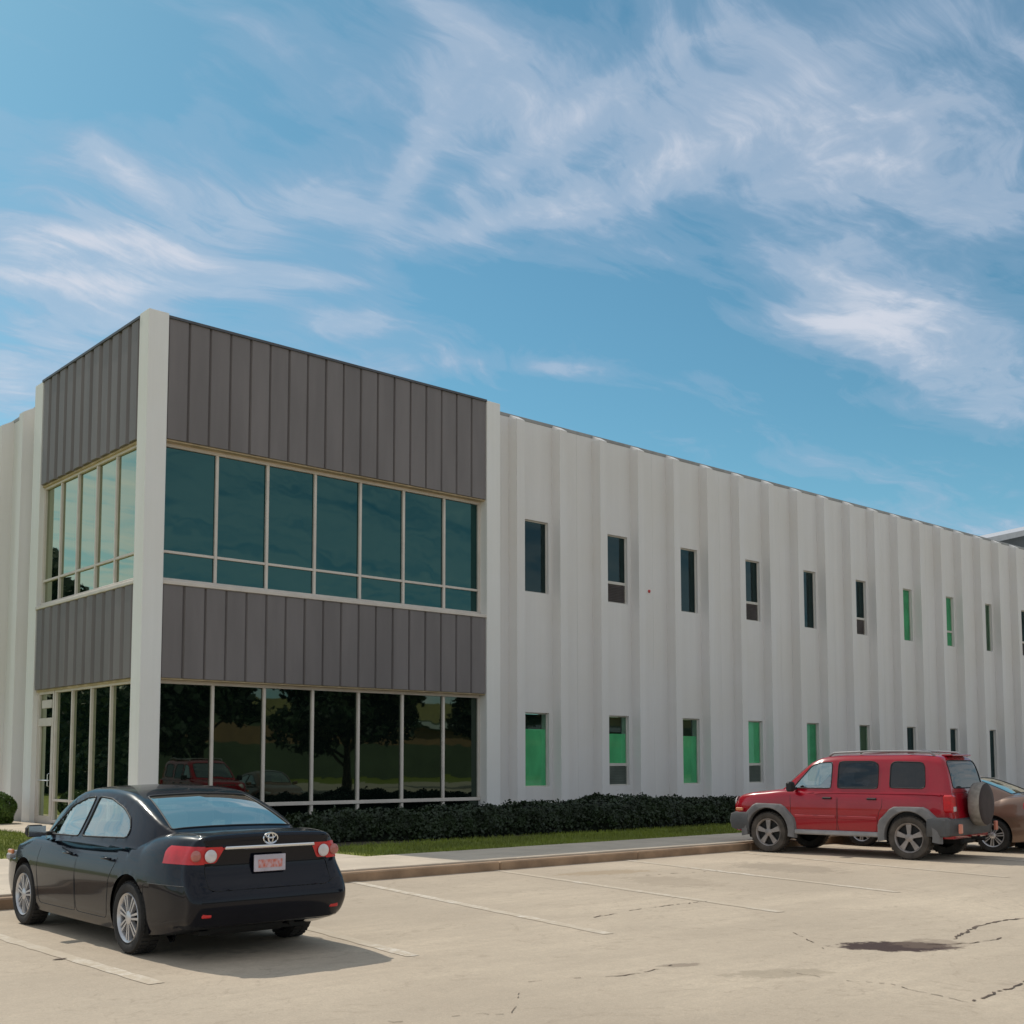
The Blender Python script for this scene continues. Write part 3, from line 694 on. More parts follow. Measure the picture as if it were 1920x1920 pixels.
def hedge_sampler(r, n):
    X = HX0+(HX1-HX0)*r.rand(n)**1.15
    t = r.rand(n)*.80*np.pi; k = r.normal(0, .03, n)
    c, s_ = np.cos(t), np.sin(t); c = np.sign(c)*np.abs(c)**.45; s_ = np.abs(s_)**.45
    y0 = hedge_front(X); y1 = HBK; e = np.minimum(1, (X-HX0)/.4+.2)
    Y = (y0+y1)/2-c*(y1-y0)/2; h = hedge_h(X, Y)
    lump = .03*np.sin(X*9+Y*7)+.025*np.sin(X*17-Y*5)
    Zp = .13+(h+lump)*s_*e
    P = np.stack([X, Y-lump*.8*(c > .5)+k, np.maximum(Zp+k, .14)], 1)
    N = np.stack([np.zeros(n), -np.cos(t), np.sin(t)+.2], 1)
    return P, N
lo = fast_mesh('leaves', *leaf_cloud(90000, hedge_sampler, .075, 3), 'hedge', hd); lo['kind'] = 'stuff'
# round bush at the left edge
bs = empty('round_bush', (-.62, 6.0, .13), label='small round sunlit bush at the left edge beside the pale wall', cat='bush')
bs.location = (-.95, 6.3, .13); bs.scale = (.85, .85, .9)
def bush_sampler(rx, ry, rz):
    def f(r, n):
        a = r.normal(size=(n, 3)); a /= np.linalg.norm(a, axis=1)[:, None]
        rad = 1+.07*np.sin(a[:, 0]*7+a[:, 2]*5)+.06*np.sin(a[:, 1]*9)
        rr = (rad*(1-.12*r.rand(n)**2))[:, None]
        P = a*rr*np.array([rx, ry, rz]); P[:, 2] = np.abs(P[:, 2]+rz*.75)
        return P, a
    return f
def ball(rx, ry, rz, cz, n=14):
    v = []; f = []
    for i in range(n+1):
        t = math.pi*i/n
        for k in range(20):
            p = 2*math.pi*k/20; v.append((rx*math.sin(t)*math.cos(p), ry*math.sin(t)*math.sin(p), max(0, cz+rz*math.cos(t))))
    for i in range(n):
        for k in range(20): f.append((i*20+k, (i+1)*20+k, (i+1)*20+(k+1) % 20, i*20+(k+1) % 20))
    return v, f
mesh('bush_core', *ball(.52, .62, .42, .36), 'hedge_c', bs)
bl = fast_mesh('leaves', *leaf_cloud(9000, bush_sampler(.62, .75, .50), .07, 8), 'bush', bs); bl['kind'] = 'stuff'
# grass blades
def grass_sampler(areas):
    def f(n, seed):
        r = np.random.RandomState(seed); tot = sum((b-a)*(d-c) for a, b, c, d in areas); out_ = []
        for a, b, c, d in areas:
            k = int(n*(b-a)*(d-c)/tot)
            out_.append(np.stack([a+(b-a)*r.rand(k), c+(d-c)*r.rand(k), np.full(k, .133)], 1))
        P = np.concatenate(out_); n = len(P); an = r.rand(n)*6.28
        w = np.stack([np.cos(an), np.sin(an), np.zeros(n)], 1)*.006; h = (.035+.045*r.rand(n))[:, None]
        lean = r.normal(size=(n, 3))*.02; lean[:, 2] = 0; top = np.array([0, 0, 1.0])*h
        V = np.stack([P-w, P+w, P+w*.3+top+lean, P-w*.3+top+lean], 1).reshape(-1, 3)
        return V, np.arange(4*n).reshape(n, 4)
    return f
gr = fast_mesh('grass', *grass_sampler([(.02, 16, -8.6, -6.3), (-9, -1.8, -5.15, 9)])(60000, 5), 'blade')
tag(gr, 'short mown grass of the verge between hedge and sidewalk', 'grass', kind='stuff')

def tree(x, y, h, cr, seed, label, cz=.62, low=False, n=11000):
    r = random.Random(seed)
    t = empty('tree', (x, y, 0), label=label, cat='tree', group='trees around the parking lot')
    tr = MB(); pts = []; rad = []
    for i in range(7):
        u = i/6; pts.append((r.uniform(-.06, .06)*i*.4, r.uniform(-.06, .06)*i*.4, u*h*.75)); rad.append(.03*h*(1-u*.8)+.02)
    tr.tube(pts, rad, 8)
    cl_ = []
    for i in range(16):
        a = i*2.4; zz_ = h*(.26+.52*r.random()); L = cr*(.55+.4*r.random())*(1.1-.5*abs(zz_/h-cz))
        base = (0, 0, zz_-.12*h); tip = (L*math.cos(a), L*math.sin(a), zz_+.08*h)
        tr.tube([base, ((base[0]+tip[0])/2, (base[1]+tip[1])/2, (base[2]+tip[2])/2+.05), tip], [.012*h, .008*h, .004*h], 6)
        cl_.append((tip, cr*(.34+.2*r.random())))
    for i in range(9): cl_.append(((r.uniform(-.4, .4)*cr, r.uniform(-.4, .4)*cr, h*(cz-.1)+r.random()*h*.36), cr*(.35+.2*r.random())))
    if low:
        for i in range(9): cl_.append(((r.uniform(-.7, .7)*cr, r.uniform(-.7, .7)*cr, h*(.10+.3*r.random())), cr*(.4+.2*r.random())))
    o = tr.obj('trunk', 'bark', t); smooth_by_angle(o)
    def smp(rr, n_):
        k = rr.randint(0, len(cl_), n_); C_ = np.array([c for c, _ in cl_])[k]; S_ = np.array([s for _, s in cl_])[k]
        a = rr.normal(size=(n_, 3)); a /= np.linalg.norm(a, axis=1)[:, None]
        q = a*(S_*(.55+.5*rr.rand(n_)))[:, None]; q[:, 2] *= .8
        return C_+q, a
    c_ = fast_mesh('crown', *leaf_cloud(n, smp, .052*h, seed), 'leaf', t)
    return t
# trees seen mirrored in the glass: south of the aisle and north-west of the corner
TR = [(25.9, -29.5, 8.6, 3.5, 'broad tree south of the parking lot mirrored in the middle ground floor panes'),
      (16.9, -31.0, 8.6, 3.1, 'dense tree south of the parking lot mirrored beside the corner pillar'),
      (41.8, -37.0, 8.4, 2.9, 'tree at the east end of the row mirrored at the last ground floor pane'),
      (-12.5, 30.0, 6.6, 3.0, 'bushy tree nearest the lawn west of the block, lowest of the row'),
      (-14.5, 34.5, 7.0, 3.2, 'second bushy tree of the western row mirrored in the ground floor panes'),
      (-13.0, 39.0, 8.2, 3.0, 'third bushy tree of the western row mirrored in the ground floor panes'),
      (-14.5, 43.0, 11.5, 3.2, 'tall tree of the western row mirrored in the upper left panes'),
      (-13.0, 47.5, 15.0, 3.8, 'tallest tree of the western row mirrored beside the entrance door')]
for i, (x, y, h, cr, lb) in enumerate(TR): tree(x, y, h, cr, 20+i, lb, low=x < 0)
# hall across the street, mirrored in the ground floor glass
hb = empty('warehouse', (70, -100, 0), label='long low brown hall across the street mirrored in the ground floor glass', cat='building')
MB().box(-70, 70, -12, 0, -.05, 4.2).obj('lower_wall', 'greenband', hb)
MB().box(-70, 70, -12, -.02, 4.2, 6.2).obj('rust_wall', 'rust_wall', hb)
MB().box(-70, 70, -12, -.04, 6.2, 7.4).obj('green_wall', 'greenband', hb)
MB().box(-70, 70, -12, -.06, 7.4, 9.6).obj('upper_wall', 'brown_wall', hb)
MB().box(12, 60, .0, 1.2, 6.4, 7.1).obj('canopy', 'roofmetal', hb)

# ------------------------------------------------------------------ vehicles
def herm(tab, x):
    """smooth monotone interpolation of (x, value) pairs"""
    X = np.array([a for a, _ in tab], float); Y = np.array([b for _, b in tab], float)
    x = np.clip(np.asarray(x, float), X[0], X[-1]); h = np.diff(X); d = np.diff(Y)/h
    mm = np.zeros(len(X)); mm[0], mm[-1] = d[0], d[-1]
    for i in range(1, len(X)-1):
        mm[i] = 0 if d[i-1]*d[i] <= 0 else (h[i-1]+h[i])/(h[i]/d[i-1]+h[i-1]/d[i])
    i = np.clip(np.searchsorted(X, x)-1, 0, len(h)-1); t = (x-X[i])/h[i]
    return (2*t**3-3*t**2+1)*Y[i]+(t**3-2*t**2+t)*h[i]*mm[i]+(-2*t**3+3*t**2)*Y[i+1]+(t**3-t**2)*h[i]*mm[i+1]
def crv(P, n):
    """catmull-rom through the rows of P, n samples evenly by length"""
    P = np.asarray(P, float); Q = []
    E = np.vstack([2*P[0]-P[1], P, 2*P[-1]-P[-2]])
    for i in range(1, len(E)-2):
        t = np.linspace(0, 1, 12, endpoint=False)[:, None]; a, b, c, d = E[i-1], E[i], E[i+1], E[i+2]
        Q.append(.5*((2*b)+(c-a)*t+(2*a-5*b+4*c-d)*t**2+(3*b-a-3*c+d)*t**3))
    Q = np.vstack(Q+[P[-1:]]); s = np.r_[0, np.cumsum(np.linalg.norm(np.diff(Q, axis=0), axis=1))]
    u = np.linspace(0, s[-1], n)
    return np.stack([np.interp(u, s, Q[:, k]) for k in range(Q.shape[1])], 1)
class Surf:
    def __init__(s, V, F): s.V = np.array(V, float); s.F = np.array(F, int)
    def split(s, fn, snap=True):
        """cut away the faces where fn(P) < 0; returns them as a new Surf with a clean shared border"""
        if not len(s.F): return Surf(np.zeros((0, 3)), np.zeros((0, 4), int))
        c = s.V[s.F].mean(1); ins = fn(c) < 0
        a, b = np.unique(s.F[ins]), np.unique(s.F[~ins]); bd = np.intersect1d(a, b)
        if snap and len(bd):
            P = s.V[bd].copy(); e = 1e-4
            for _ in range(3):
                d = fn(P); g_ = np.stack([(fn(P+np.eye(3)[k]*e)-fn(P-np.eye(3)[k]*e))/(2*e) for k in range(3)], 1)
                L = (g_**2).sum(1)+1e-9; st = -(d/L)[:, None]*g_
                ln = np.linalg.norm(st, axis=1)[:, None]; st *= np.minimum(1, .035/np.maximum(ln, 1e-9)); P += st
            s.V[bd] = P
        new = Surf(s.V.copy(), s.F[ins]); s.F = s.F[~ins]
        return new
    def loops(s):
        from collections import defaultdict
        cnt = {}
        for f in s.F:
            f = list(f); n = len(f)
            for i in range(n):
                a, b = f[i], f[(i+1) % n]
                if a == b: continue
                k = (min(a, b), max(a, b)); cnt[k] = cnt.get(k, 0)+1
        adj = defaultdict(list)
        for (a, b), c in cnt.items():
            if c == 1: adj[a].append(b); adj[b].append(a)
        seen = set(); out_ = []
        for st in list(adj):
            if st in seen: continue
            L = [st]; seen.add(st); cur = st
            while True:
                nx = [k for k in adj[cur] if k not in seen]
                if not nx: break
                cur = nx[0]; seen.add(cur); L.append(cur)
            if len(L) > 3: out_.append([tuple(s.V[i]) for i in L])
        return out_
    def compact(s):
        u, inv_ = np.unique(s.F, return_inverse=True); return s.V[u], inv_.reshape(s.F.shape)
    def normals(s):
        N = np.zeros_like(s.V); a, b, c, d = (s.V[s.F[:, k]] for k in range(4))
        n = np.cross(c-a, d-b)
        for k in range(4): np.add.at(N, s.F[:, k], n)
        return N/np.maximum(np.linalg.norm(N, axis=1)[:, None], 1e-12)
    def obj(s, name, mt, parent, off=0.0, deg=28):
        V, Fc = s.V, s.F
        if off: V = V+s.normals()*off
        q = Surf(V, Fc); V, Fc = q.compact()
        fs = []
        for f in Fc:
            g_ = [f[0]]
            for k in f[1:]:
                if k not in g_: g_.append(k)
            if len(g_) > 2: fs.append(g_)
        o = mesh(name, V, fs, mt, parent); smooth_by_angle(o, deg); return o
def seam(s, r, name, mt, parent, closed=True):
    mb = MB()
    for L in s.loops():
        P = np.array(L)
        for _ in range(6): P = (np.roll(P, 1, 0)+2*P+np.roll(P, -1, 0))/4
        mb.tube(P, r, 5, closed)
    return mb.obj(name, mt, parent, True) if mb.v else None
def poly_sdf(P2, poly):
    poly = np.asarray(poly, float); x = P2; n = len(poly)
    d = ((x-poly[0])**2).sum(1); sg = np.ones(len(x))
    for i in range(n):
        j = i-1; e = poly[j]-poly[i]; w = x-poly[i]
        b = w-e*np.clip((w@e)/(e@e), 0, 1)[:, None]; d = np.minimum(d, (b**2).sum(1))
        c1 = x[:, 1] >= poly[i, 1]; c2 = x[:, 1] < poly[j, 1]; c3 = e[0]*w[:, 1] > e[1]*w[:, 0]
        fl = (c1 & c2 & c3) | (~c1 & ~c2 & ~c3); sg = np.where(fl, -sg, sg)
    return sg*np.sqrt(d)
def sidepoly(poly, side, xmin):
    return lambda P: np.maximum(poly_sdf(P[:, [1, 2]], poly), np.where(side*P[:, 0] > xmin, -.5, .5))
def loft(ys, half, caps=(None, None), n=44, warp=None):
    """half(y) -> control points (x>=0, z) from top centre to bottom centre; mirrored"""
    rings = []
    for y in ys:
        h = crv(half(y), n); h[0, 0] = 0; h[-1, 0] = 0
        full = np.vstack([h, (h*[-1, 1])[::-1][1:-1]])
        rings.append(np.c_[full[:, 0], np.full(len(full), y), full[:, 1]])
    def cap(r, sgn, depth):
        out_ = []; c = r.mean(0); c[2] = (r[:, 2].max()+r[:, 2].min())/2; c[0] = 0
        for k in (.996, .985, .968, .945, .915, .88, .84, .8, .75, .7, .65, .6, .54, .48, .42, .36, .3, .24, .18, .12, .06, 0.0):
            q = c+(r-c)*[k, 0, k]; q[:, 1] = r[:, 1]+sgn*depth*math.sqrt(max(0, 1-k**14)); out_.append(q)
        return out_
    pre = cap(rings[0], -1, caps[0])[::-1] if caps[0] else []
    post = cap(rings[-1], 1, caps[1]) if caps[1] else []
    A = np.array(pre+rings+post); nr, nc = A.shape[:2]
    V = A.reshape(-1, 3)
    if warp is not None: V = warp(V)
    i, j = np.meshgrid(np.arange(nr-1), np.arange(nc), indexing='ij')
    jn = (j+1) % nc
    F_ = np.stack([i*nc+j, i*nc+jn, (i+1)*nc+jn, (i+1)*nc+j], -1).reshape(-1, 4)[:, ::-1]
    q = Surf(V, F_); N = q.normals(); c = V.mean(0)
    if ((V-c)*N).sum() < 0: q.F = q.F[:, ::-1].copy()
    return q
def stations(tab, n, extra=()):
    yy = np.linspace(tab[0][0], tab[-1][0], 600); zz_ = herm(tab, yy)
    s = np.r_[0, np.cumsum(np.hypot(np.diff(yy), np.diff(zz_)*1.3))]
    return np.interp(np.linspace(0, s[-1], n), s, yy)

def wheel(parent, x, y, r, side, w=.20, style='cap', tyre='tyre', rim='rim', steer=0):
    o = empty('wheel', (x, y, r)); o.parent = parent; o.rotation_euler = (0, 0, steer)
    s = side; rr = r*.68
    t = MB().lathe([(s*a, b) for a, b in ((-w, rr*.95), (-w*.98, r*.93), (-w*.85, r*.985), (-w*.5, r), (-w*.12, r*.985), (0, r*.945), (.006, r*.86), (-.004, rr*1.06), (-.02, rr*.97))], 48)
    tt = MB()
    k = 40
    for i in range(k):
        a = 2*math.pi*i/k; c, sn = math.cos(a), math.sin(a)
        for (q0, q1) in ((-w*.9, -w*.55), (-w*.45, -w*.1)):
            p = [(s*q0, (r-.002)*c, (r-.002)*sn), (s*q1, (r-.002)*c, (r-.002)*sn), (s*q1, (r+.006)*c, (r+.006)*sn), (s*q0, (r+.006)*c, (r+.006)*sn)]
            c2, s2 = math.cos(a+.09), math.sin(a+.09)
            p += [(s*q0, (r-.002)*c2, (r-.002)*s2), (s*q1, (r-.002)*c2, (r-.002)*s2), (s*q1, (r+.006)*c2, (r+.006)*s2), (s*q0, (r+.006)*c2, (r+.006)*s2)]
            tt.add(p, [(0, 1, 2, 3), (4, 7, 6, 5), (3, 2, 6, 7), (0, 3, 7, 4), (1, 5, 6, 2)])
    t.add(tt.v, tt.f)
    ty = t.obj('tyre', tyre, o); smooth_by_angle(ty, 40)
    b = MB().lathe([(s*-.07, 0.001), (s*-.07, rr*.97), (s*-.16, rr*.97)], 32).obj('brake', 'under', o)
    m_ = MB().lathe([(s*a, q) for a, q in ((-.06, rr*.90), (-.03, rr*.90), (-.012, rr*.94), (-.002, rr*1.0), (-.016, rr*1.03), (-.07, rr*1.0))], 48)
    ns = 7 if style == 'cap' else (5 if style == 'five' else 8)
    wdt = {'cap': .62, 'five': .42, 'eight': .34}[style]
    for i in range(ns):
        a = 2*math.pi*i/ns+.3
        def pt(rad, da, xx): return (s*xx, rad*math.cos(a+da), rad*math.sin(a+da))
        if style == 'cap': parts_ = ((-.30*wdt, -.10*wdt), (.10*wdt, .30*wdt))
        else: parts_ = ((-.5*wdt, .5*wdt),)
        for (d0, d1) in parts_:
            w0, w1 = (d0*1.15, d1*1.15)
            v = [pt(rr*.24, w0*1.9, -.014), pt(rr*.24, w1*1.9, -.014), pt(rr*.93, d1, -.016), pt(rr*.93, d0, -.016),
                 pt(rr*.24, w0*1.9, -.05), pt(rr*.24, w1*1.9, -.05), pt(rr*.93, d1, -.05), pt(rr*.93, d0, -.05)]
            m_.add(v, [(0, 1, 2, 3), (4, 7, 6, 5), (0, 4, 5, 1), (1, 5, 6, 2), (2, 6, 7, 3), (3, 7, 4, 0)])
    m_.lathe([(s*-.05, rr*.28), (s*-.012, rr*.27), (s*-.004, rr*.20), (s*-.002, 0.001)], 24)
    rm = m_.obj('rim', rim, o); smooth_by_angle(rm, 30)
    return o
def seats(parent, xs, ys, z0, h, mt):
    for (y, ry) in ys:
        for x in xs:
            st = MB().box(x-.25, x+.25, y-.25, y+.25, z0, z0+.16, .05)
            st.add(*[[(a, b, c) for (a, b, c) in q] if k == 0 else q for k, q in enumerate(((lambda b_: (b_.v, b_.f))(MB().box(x-.24, x+.24, y-.34, y-.22, z0+.1, z0+h, .05))))])
            st.add(*(lambda b_: (b_.v, b_.f))(MB().box(x-.13, x+.13, y-.36, y-.27, z0+h+.03, z0+h+.22, .04)))
            st.obj('seat', mt, parent)

def sedan(paint, loc, rz, label, s=1.0, rim='rim', style='cap', detail=True, group=None, name='parked_car'):
    T = empty(name, loc, rz, label, 'car', group, s)
    zt = [(-2.14, 1.075), (-1.9, 1.085), (-1.6, 1.07), (-1.2, .99), (0, .95), (.95, .98), (1.15, .975), (1.6, .90), (1.95, .80), (2.15, .70)]
    wd = [(-2.14, .775), (-1.95, .825), (-1.6, .865), (-.8, .88), (.3, .88), (1.2, .87), (1.7, .84), (1.98, .765), (2.15, .64)]
    bot = [(-2.14, .27), (-1.8, .20), (-1.2, .17), (1.2, .17), (1.8, .18), (2.15, .22)]
    def half(y):
        z = float(herm(zt, y)); w = float(herm(wd, y)); b = float(herm(bot, y))
        f = max(0, min(1, (y+2.14)/.5)); shz = min(z-.045, .93+.02*(y < -1.2))
        return [(0, z), (w*.45, z-.006), (w*.78, z-.028), (w*.905, max(shz-.03, z-.12)), (w*.965, z-.21 if z < .9 else .80), (w, .66 if z > .8 else z-.2), (w*.995, .50), (w*.985, .36), (w*.955, b+.05), (w*.88, b), (w*.4, b), (0, b)]
    def warp(V):
        V = V.copy(); y, z = V[:, 1].copy(), V[:, 2]
        rear = np.clip((-y-1.75)/.4, 0, 1); fr_ = np.clip((y-1.75)/.4, 0, 1)
        bump = np.exp(-((z-.50)/.17)**2)*.115+np.where(z < .3, -.05, 0)+np.clip((z-.99)/.08, 0, 1)*.05-.03*np.exp(-((z-.80)/.1)**2)
        V[:, 1] -= rear*bump; V[:, 1] += fr_*(np.exp(-((z-.45)/.2)**2)*.13-.12*np.clip((z-.6)/.3, 0, 1))
        V[:, 1] += np.where(z < .999, rear*.0, 0)
        return V
    body = loft(stations(zt, 210), half, (.10, .10), 84, warp)
    # wheel arches
    WB, WR = 1.30, .315
    for wy in (-WB, WB):
        for sd in (-1, 1):
            body.split(lambda P, wy=wy, sd=sd: np.maximum(np.hypot(P[:, 1]-wy, P[:, 2]-.335)-.362, np.where(sd*P[:, 0] > .55, -.5, .5)))
    # open under the cabin
    body.split(lambda P: np.maximum(np.maximum(np.abs(P[:, 1]+.22)-1.02, np.abs(P[:, 0])-.66), .85-P[:, 2]))
    panels = {}
    fd = [(-.10, .27), (.86, .27), (.90, .60), (.86, 1.2), (-.10, 1.2)]
    rd = [(-.12, .27), (-.12, 1.2), (-1.02, 1.2), (-1.02, .80), (-.90, .62), (-.86, .40), (-.84, .27)]
    bd = empty('body', (0, 0, 0)); bpy.data.objects.remove(bd)
    doors = []
    for sd in (-1, 1):
        for nm, pl_ in (('front_door', fd), ('rear_door', rd)):
            doors.append((nm, sd, body.split(sidepoly(pl_, sd, .70))))
    trunk = body.split(lambda P: np.maximum(np.maximum(P[:, 1]+1.63+.1*np.abs(P[:, 0]), np.abs(P[:, 0])-.60-.0*P[:, 2]), .60-P[:, 2]))
    # tail lamps: wrap round the rear corners
    lamps = []
    for sd in (-1, 1):
        lamps.append((sd, body.split(lambda P, sd=sd: np.maximum(np.maximum(.60-sd*P[:, 0], np.abs(P[:, 2]-(.895+.02*(sd*P[:, 0]-.7)))-.075+.13*np.clip(-P[:, 1]*-1-1.66, -9, 0)*0), P[:, 1]+1.86+1.1*np.clip(P[:, 2]-.93, 0, 1)))))
    tl2 = [(sd, trunk.split(lambda P, sd=sd: np.maximum(np.maximum(.43+.55*np.clip(.95-P[:, 2], 0, .3)-sd*P[:, 0], np.abs(P[:, 2]-.895)-.068), P[:, 1]+2.0))) for sd in (-1, 1)]
    low = body.split(lambda P: np.maximum(P[:, 1]+1.3+.3*(P[:, 2] > .3), P[:, 2]-.645)) if detail else None
    body_o = body.obj('body', paint, T)
    if low is not None: lo_ = low.obj('rear_bumper', paint, T); seam(low, .0035, 'gap', 'black', lo_)
    for nm, sd, d in doors:
        o = d.obj(nm, paint, T); seam(d, .0035, 'gap', 'black', o)
        yh = -.02 if nm == 'front_door' else -.93
        MB().tube([(sd*.862, yh-.0, .805), (sd*.895, yh+.02, .81), (sd*.895, yh+.15, .812), (sd*.862, yh+.17, .81)], .012).obj('handle', paint, o, True)
    tr = trunk.obj('boot_lid', paint, T); seam(trunk, .0035, 'gap', 'black', tr)
    for (sd, L), (_, L2) in zip(lamps, tl2):
        o = L.obj('tail_lamp', 'tail', T, .004)
        L2.obj('inner_lens', 'tail', o, .004)
        MB().lathe([(0, .056), (-.006, .053), (-.011, .035), (-.013, .001)], 24, 'y', (sd*.555, -2.243, .888)).obj('reverse_lamp', 'tailw', o, True)
        MB().lathe([(0, .048), (-.006, .045), (-.011, .03), (-.013, .001)], 24, 'y', (sd*.68, -2.222, .892)).obj('turn_lens', 'tailp', o, True)
    # greenhouse
    zr = [(-1.72, 1.055), (-1.55, 1.125), (-1.2, 1.272), (-.9, 1.375), (-.6, 1.438), (-.2, 1.463), (.1, 1.46), (.35, 1.425), (.62, 1.315), (.9, 1.14), (1.13, .965)]
    wb = [(-1.72, .66), (-1.4, .765), (-1.0, .815), (-.3, .845), (.3, .845), (.8, .80), (1.13, .70)]
    def ghalf(y):
        z = float(herm(zr, y)); w = float(herm(wb, y)); b = .93; hh = z-b
        wt = w-.03-.30*hh-.12*hh*hh
        k = min(1, hh/.45); e = .042*k+.012
        return [(0, z), (wt*.5, z-.010*k), (wt*.88, z-.024*k-.004), (wt*.985, z-e), (wt+(w-wt)*.10, z-e-.03*k-.004), (wt+(w-wt)*.55, b+hh*.42), (w-.004, b+.02*k), (w, b-.04), (w*.6, b-.06), (0, b-.06)]
    gh = loft(stations(zr, 130), ghalf, None, 52) if False else loft(stations(zr, 200), ghalf, (None, None), 84)
    gh.split(lambda P: P[:, 2]-.915, False)
    panes = []
    dlo_f = [(.80, .965), (.40, 1.255), (.12, 1.335), (-.07, 1.350), (-.07, .975)]
    dlo_r = [(-.145, .978), (-.145, 1.352), (-.45, 1.335), (-.78, 1.255), (-.98, 1.165), (-1.07, 1.07), (-1.08, 1.0)]
    for sd in (-1, 1):
        for pl_ in (dlo_f, dlo_r): panes.append(('side_window', gh.split(sidepoly(pl_, sd, .50)), 'cglass'))
    panes.append(('rear_window', gh.split(lambda P: np.maximum(poly_sdf(P[:, [0, 1]], [(-.60, -1.60), (.60, -1.60), (.50, -.86), (-.50, -.86)]), np.where(P[:, 2] > 1.0, -.5, .5))), 'cglass_r'))
    panes.append(('windscreen', gh.split(lambda P: np.maximum(poly_sdf(P[:, [0, 1]], [(-.64, 1.03), (.64, 1.03), (.52, .40), (-.52, .40)]), np.where(P[:, 2] > .97, -.5, .5))), 'cglass'))
    gh.obj('cabin', paint, T, 0, 60)
    for nm, p, mt in panes:
        o = p.obj(nm, mt, T, -.003); seam(p, .009, 'window_seal', 'black', o)
    # inside
    tub = MB()
    tub.box(-.70, .70, -1.45, .95, .30, .34); tub.box(-.70, -.66, -1.45, .95, .34, .90); tub.box(.66, .70, -1.45, .95, .34, .90)
    tub.box(-.66, .66, -1.50, -1.44, .34, .90); tub.box(-.66, .66, .70, .95, .34, .92)
    tub.box(-.62, .62, -1.62, -1.10, .90, .985)
    tub.obj('dashboard', 'interior', T)
    seats(T, (-.36, .36), ((.05, 0), (-.82, 0)), .36, .66, 'interior_l')
    # wheel wells and underside
    ww = MB()
    for wy in (-WB, WB):
        for sd in (-1, 1):
            n = 20; k = len(ww.v); v = []
            for i in range(n+1):
                a = math.pi*(-.12+1.24*i/n); v += [(sd*.845, wy+.365*math.cos(a), .335+.365*math.sin(a)), (sd*.52, wy+.365*math.cos(a), .335+.365*math.sin(a))]
            v.append((sd*.52, wy, .30)); f = [(2*i, 2*i+1, 2*i+3, 2*i+2) for i in range(n)]+[(2*i+1, 2*n+2, 2*i+3) for i in range(n)]
            ww.add(v, f)
    ww.box(-.52, .52, -2.0, 2.0, .20, .235)
    ww.tube([(-.75, -WB, .30), (.75, -WB, .30)], .035); ww.tube([(.35, -1.0, .24), (.35, -2.05, .25)], .03)
    ww.box(-.45, .30, -2.02, -1.70, .19, .30, .03)
    ww.obj('underbody', 'under', T)
    for wy in (-WB, WB):
        for sd in (-1, 1): wheel(T, sd*.865, wy, WR, sd, .2, style, 'tyre', rim)
    # mirrors
    for sd in (-1, 1):
        o = MB().box(-.09, .09, -.05, .05, -.06, .06, .03).obj('mirror', 'black' if paint == 'navy' else paint, T)
        o.location = (sd*.99, .66, 1.0); o.rotation_euler = (0, 0, sd*-.15)
        MB().box(-.09, .09, -.056, -.0515, -.05, .05).obj('mirror_glass', 'chrome', o)
        MB().box(-sd*.16-.04, -sd*.16+.06, -.03, .03, -.05, -.01, .008).obj('mirror_arm', 'black', o)
    # boot garnish, badge, plate
    MB().box(-.44, .44, -2.285, -2.225, .935, .965, .008).obj('boot_trim', 'chrome', T)
    if detail:
        bm_ = MB()
        def ring(cx, cz, a, b, y): bm_.tube([(cx+a*math.cos(t), y, cz+b*math.sin(t)) for t in np.linspace(0, 2*math.pi, 20, endpoint=False)], .008, 5, True)
        ring(0, 1.02, .068, .046, -2.262); ring(0, 1.022, .022, .042, -2.263); ring(0, 1.042, .046, .020, -2.264)
        bm_.obj('badge', 'chrome', T)
    pl_ = MB().box(-.155, .155, -2.262, -2.250, .735, .88, .004).obj('licence_plate', 'plate', T)
    if detail:
        MB().box(-.115, .12, -2.2645, -2.2625, .768, .838).obj('plate_mark', 'plate_red', pl_)
    for sd in (-1, 1): MB().box(sd*.62-.045, sd*.62+.045, -2.325, -2.27, .385, .43, .008).obj('reflector', 'tail', T)
    # headlamps
    for sd in (-1, 1):
        MB().box(sd*.66-.12, sd*.66+.08, 1.93, 2.12, .60, .72, .04).obj('headlamp', 'silver_pl', T)
    MB().box(-.825, -.785, 1.80, 1.92, .70, .75, .012).obj('side_marker', 'amber', T)
    return T
M['flare'] = mat('flare_plastic', (.20, .19, .19), .6, noise=.3, nscale=3)
M['plate'] = mat('licence_plate', (.55, .50, .56), .6, noise=.15, nscale=9)
M['plate_red'] = mat('plate_red', (.56, .42, .46), .6, noise=.3, nscale=26, vs=(1.4, 1, .8), dark=(.60, .13, .07))

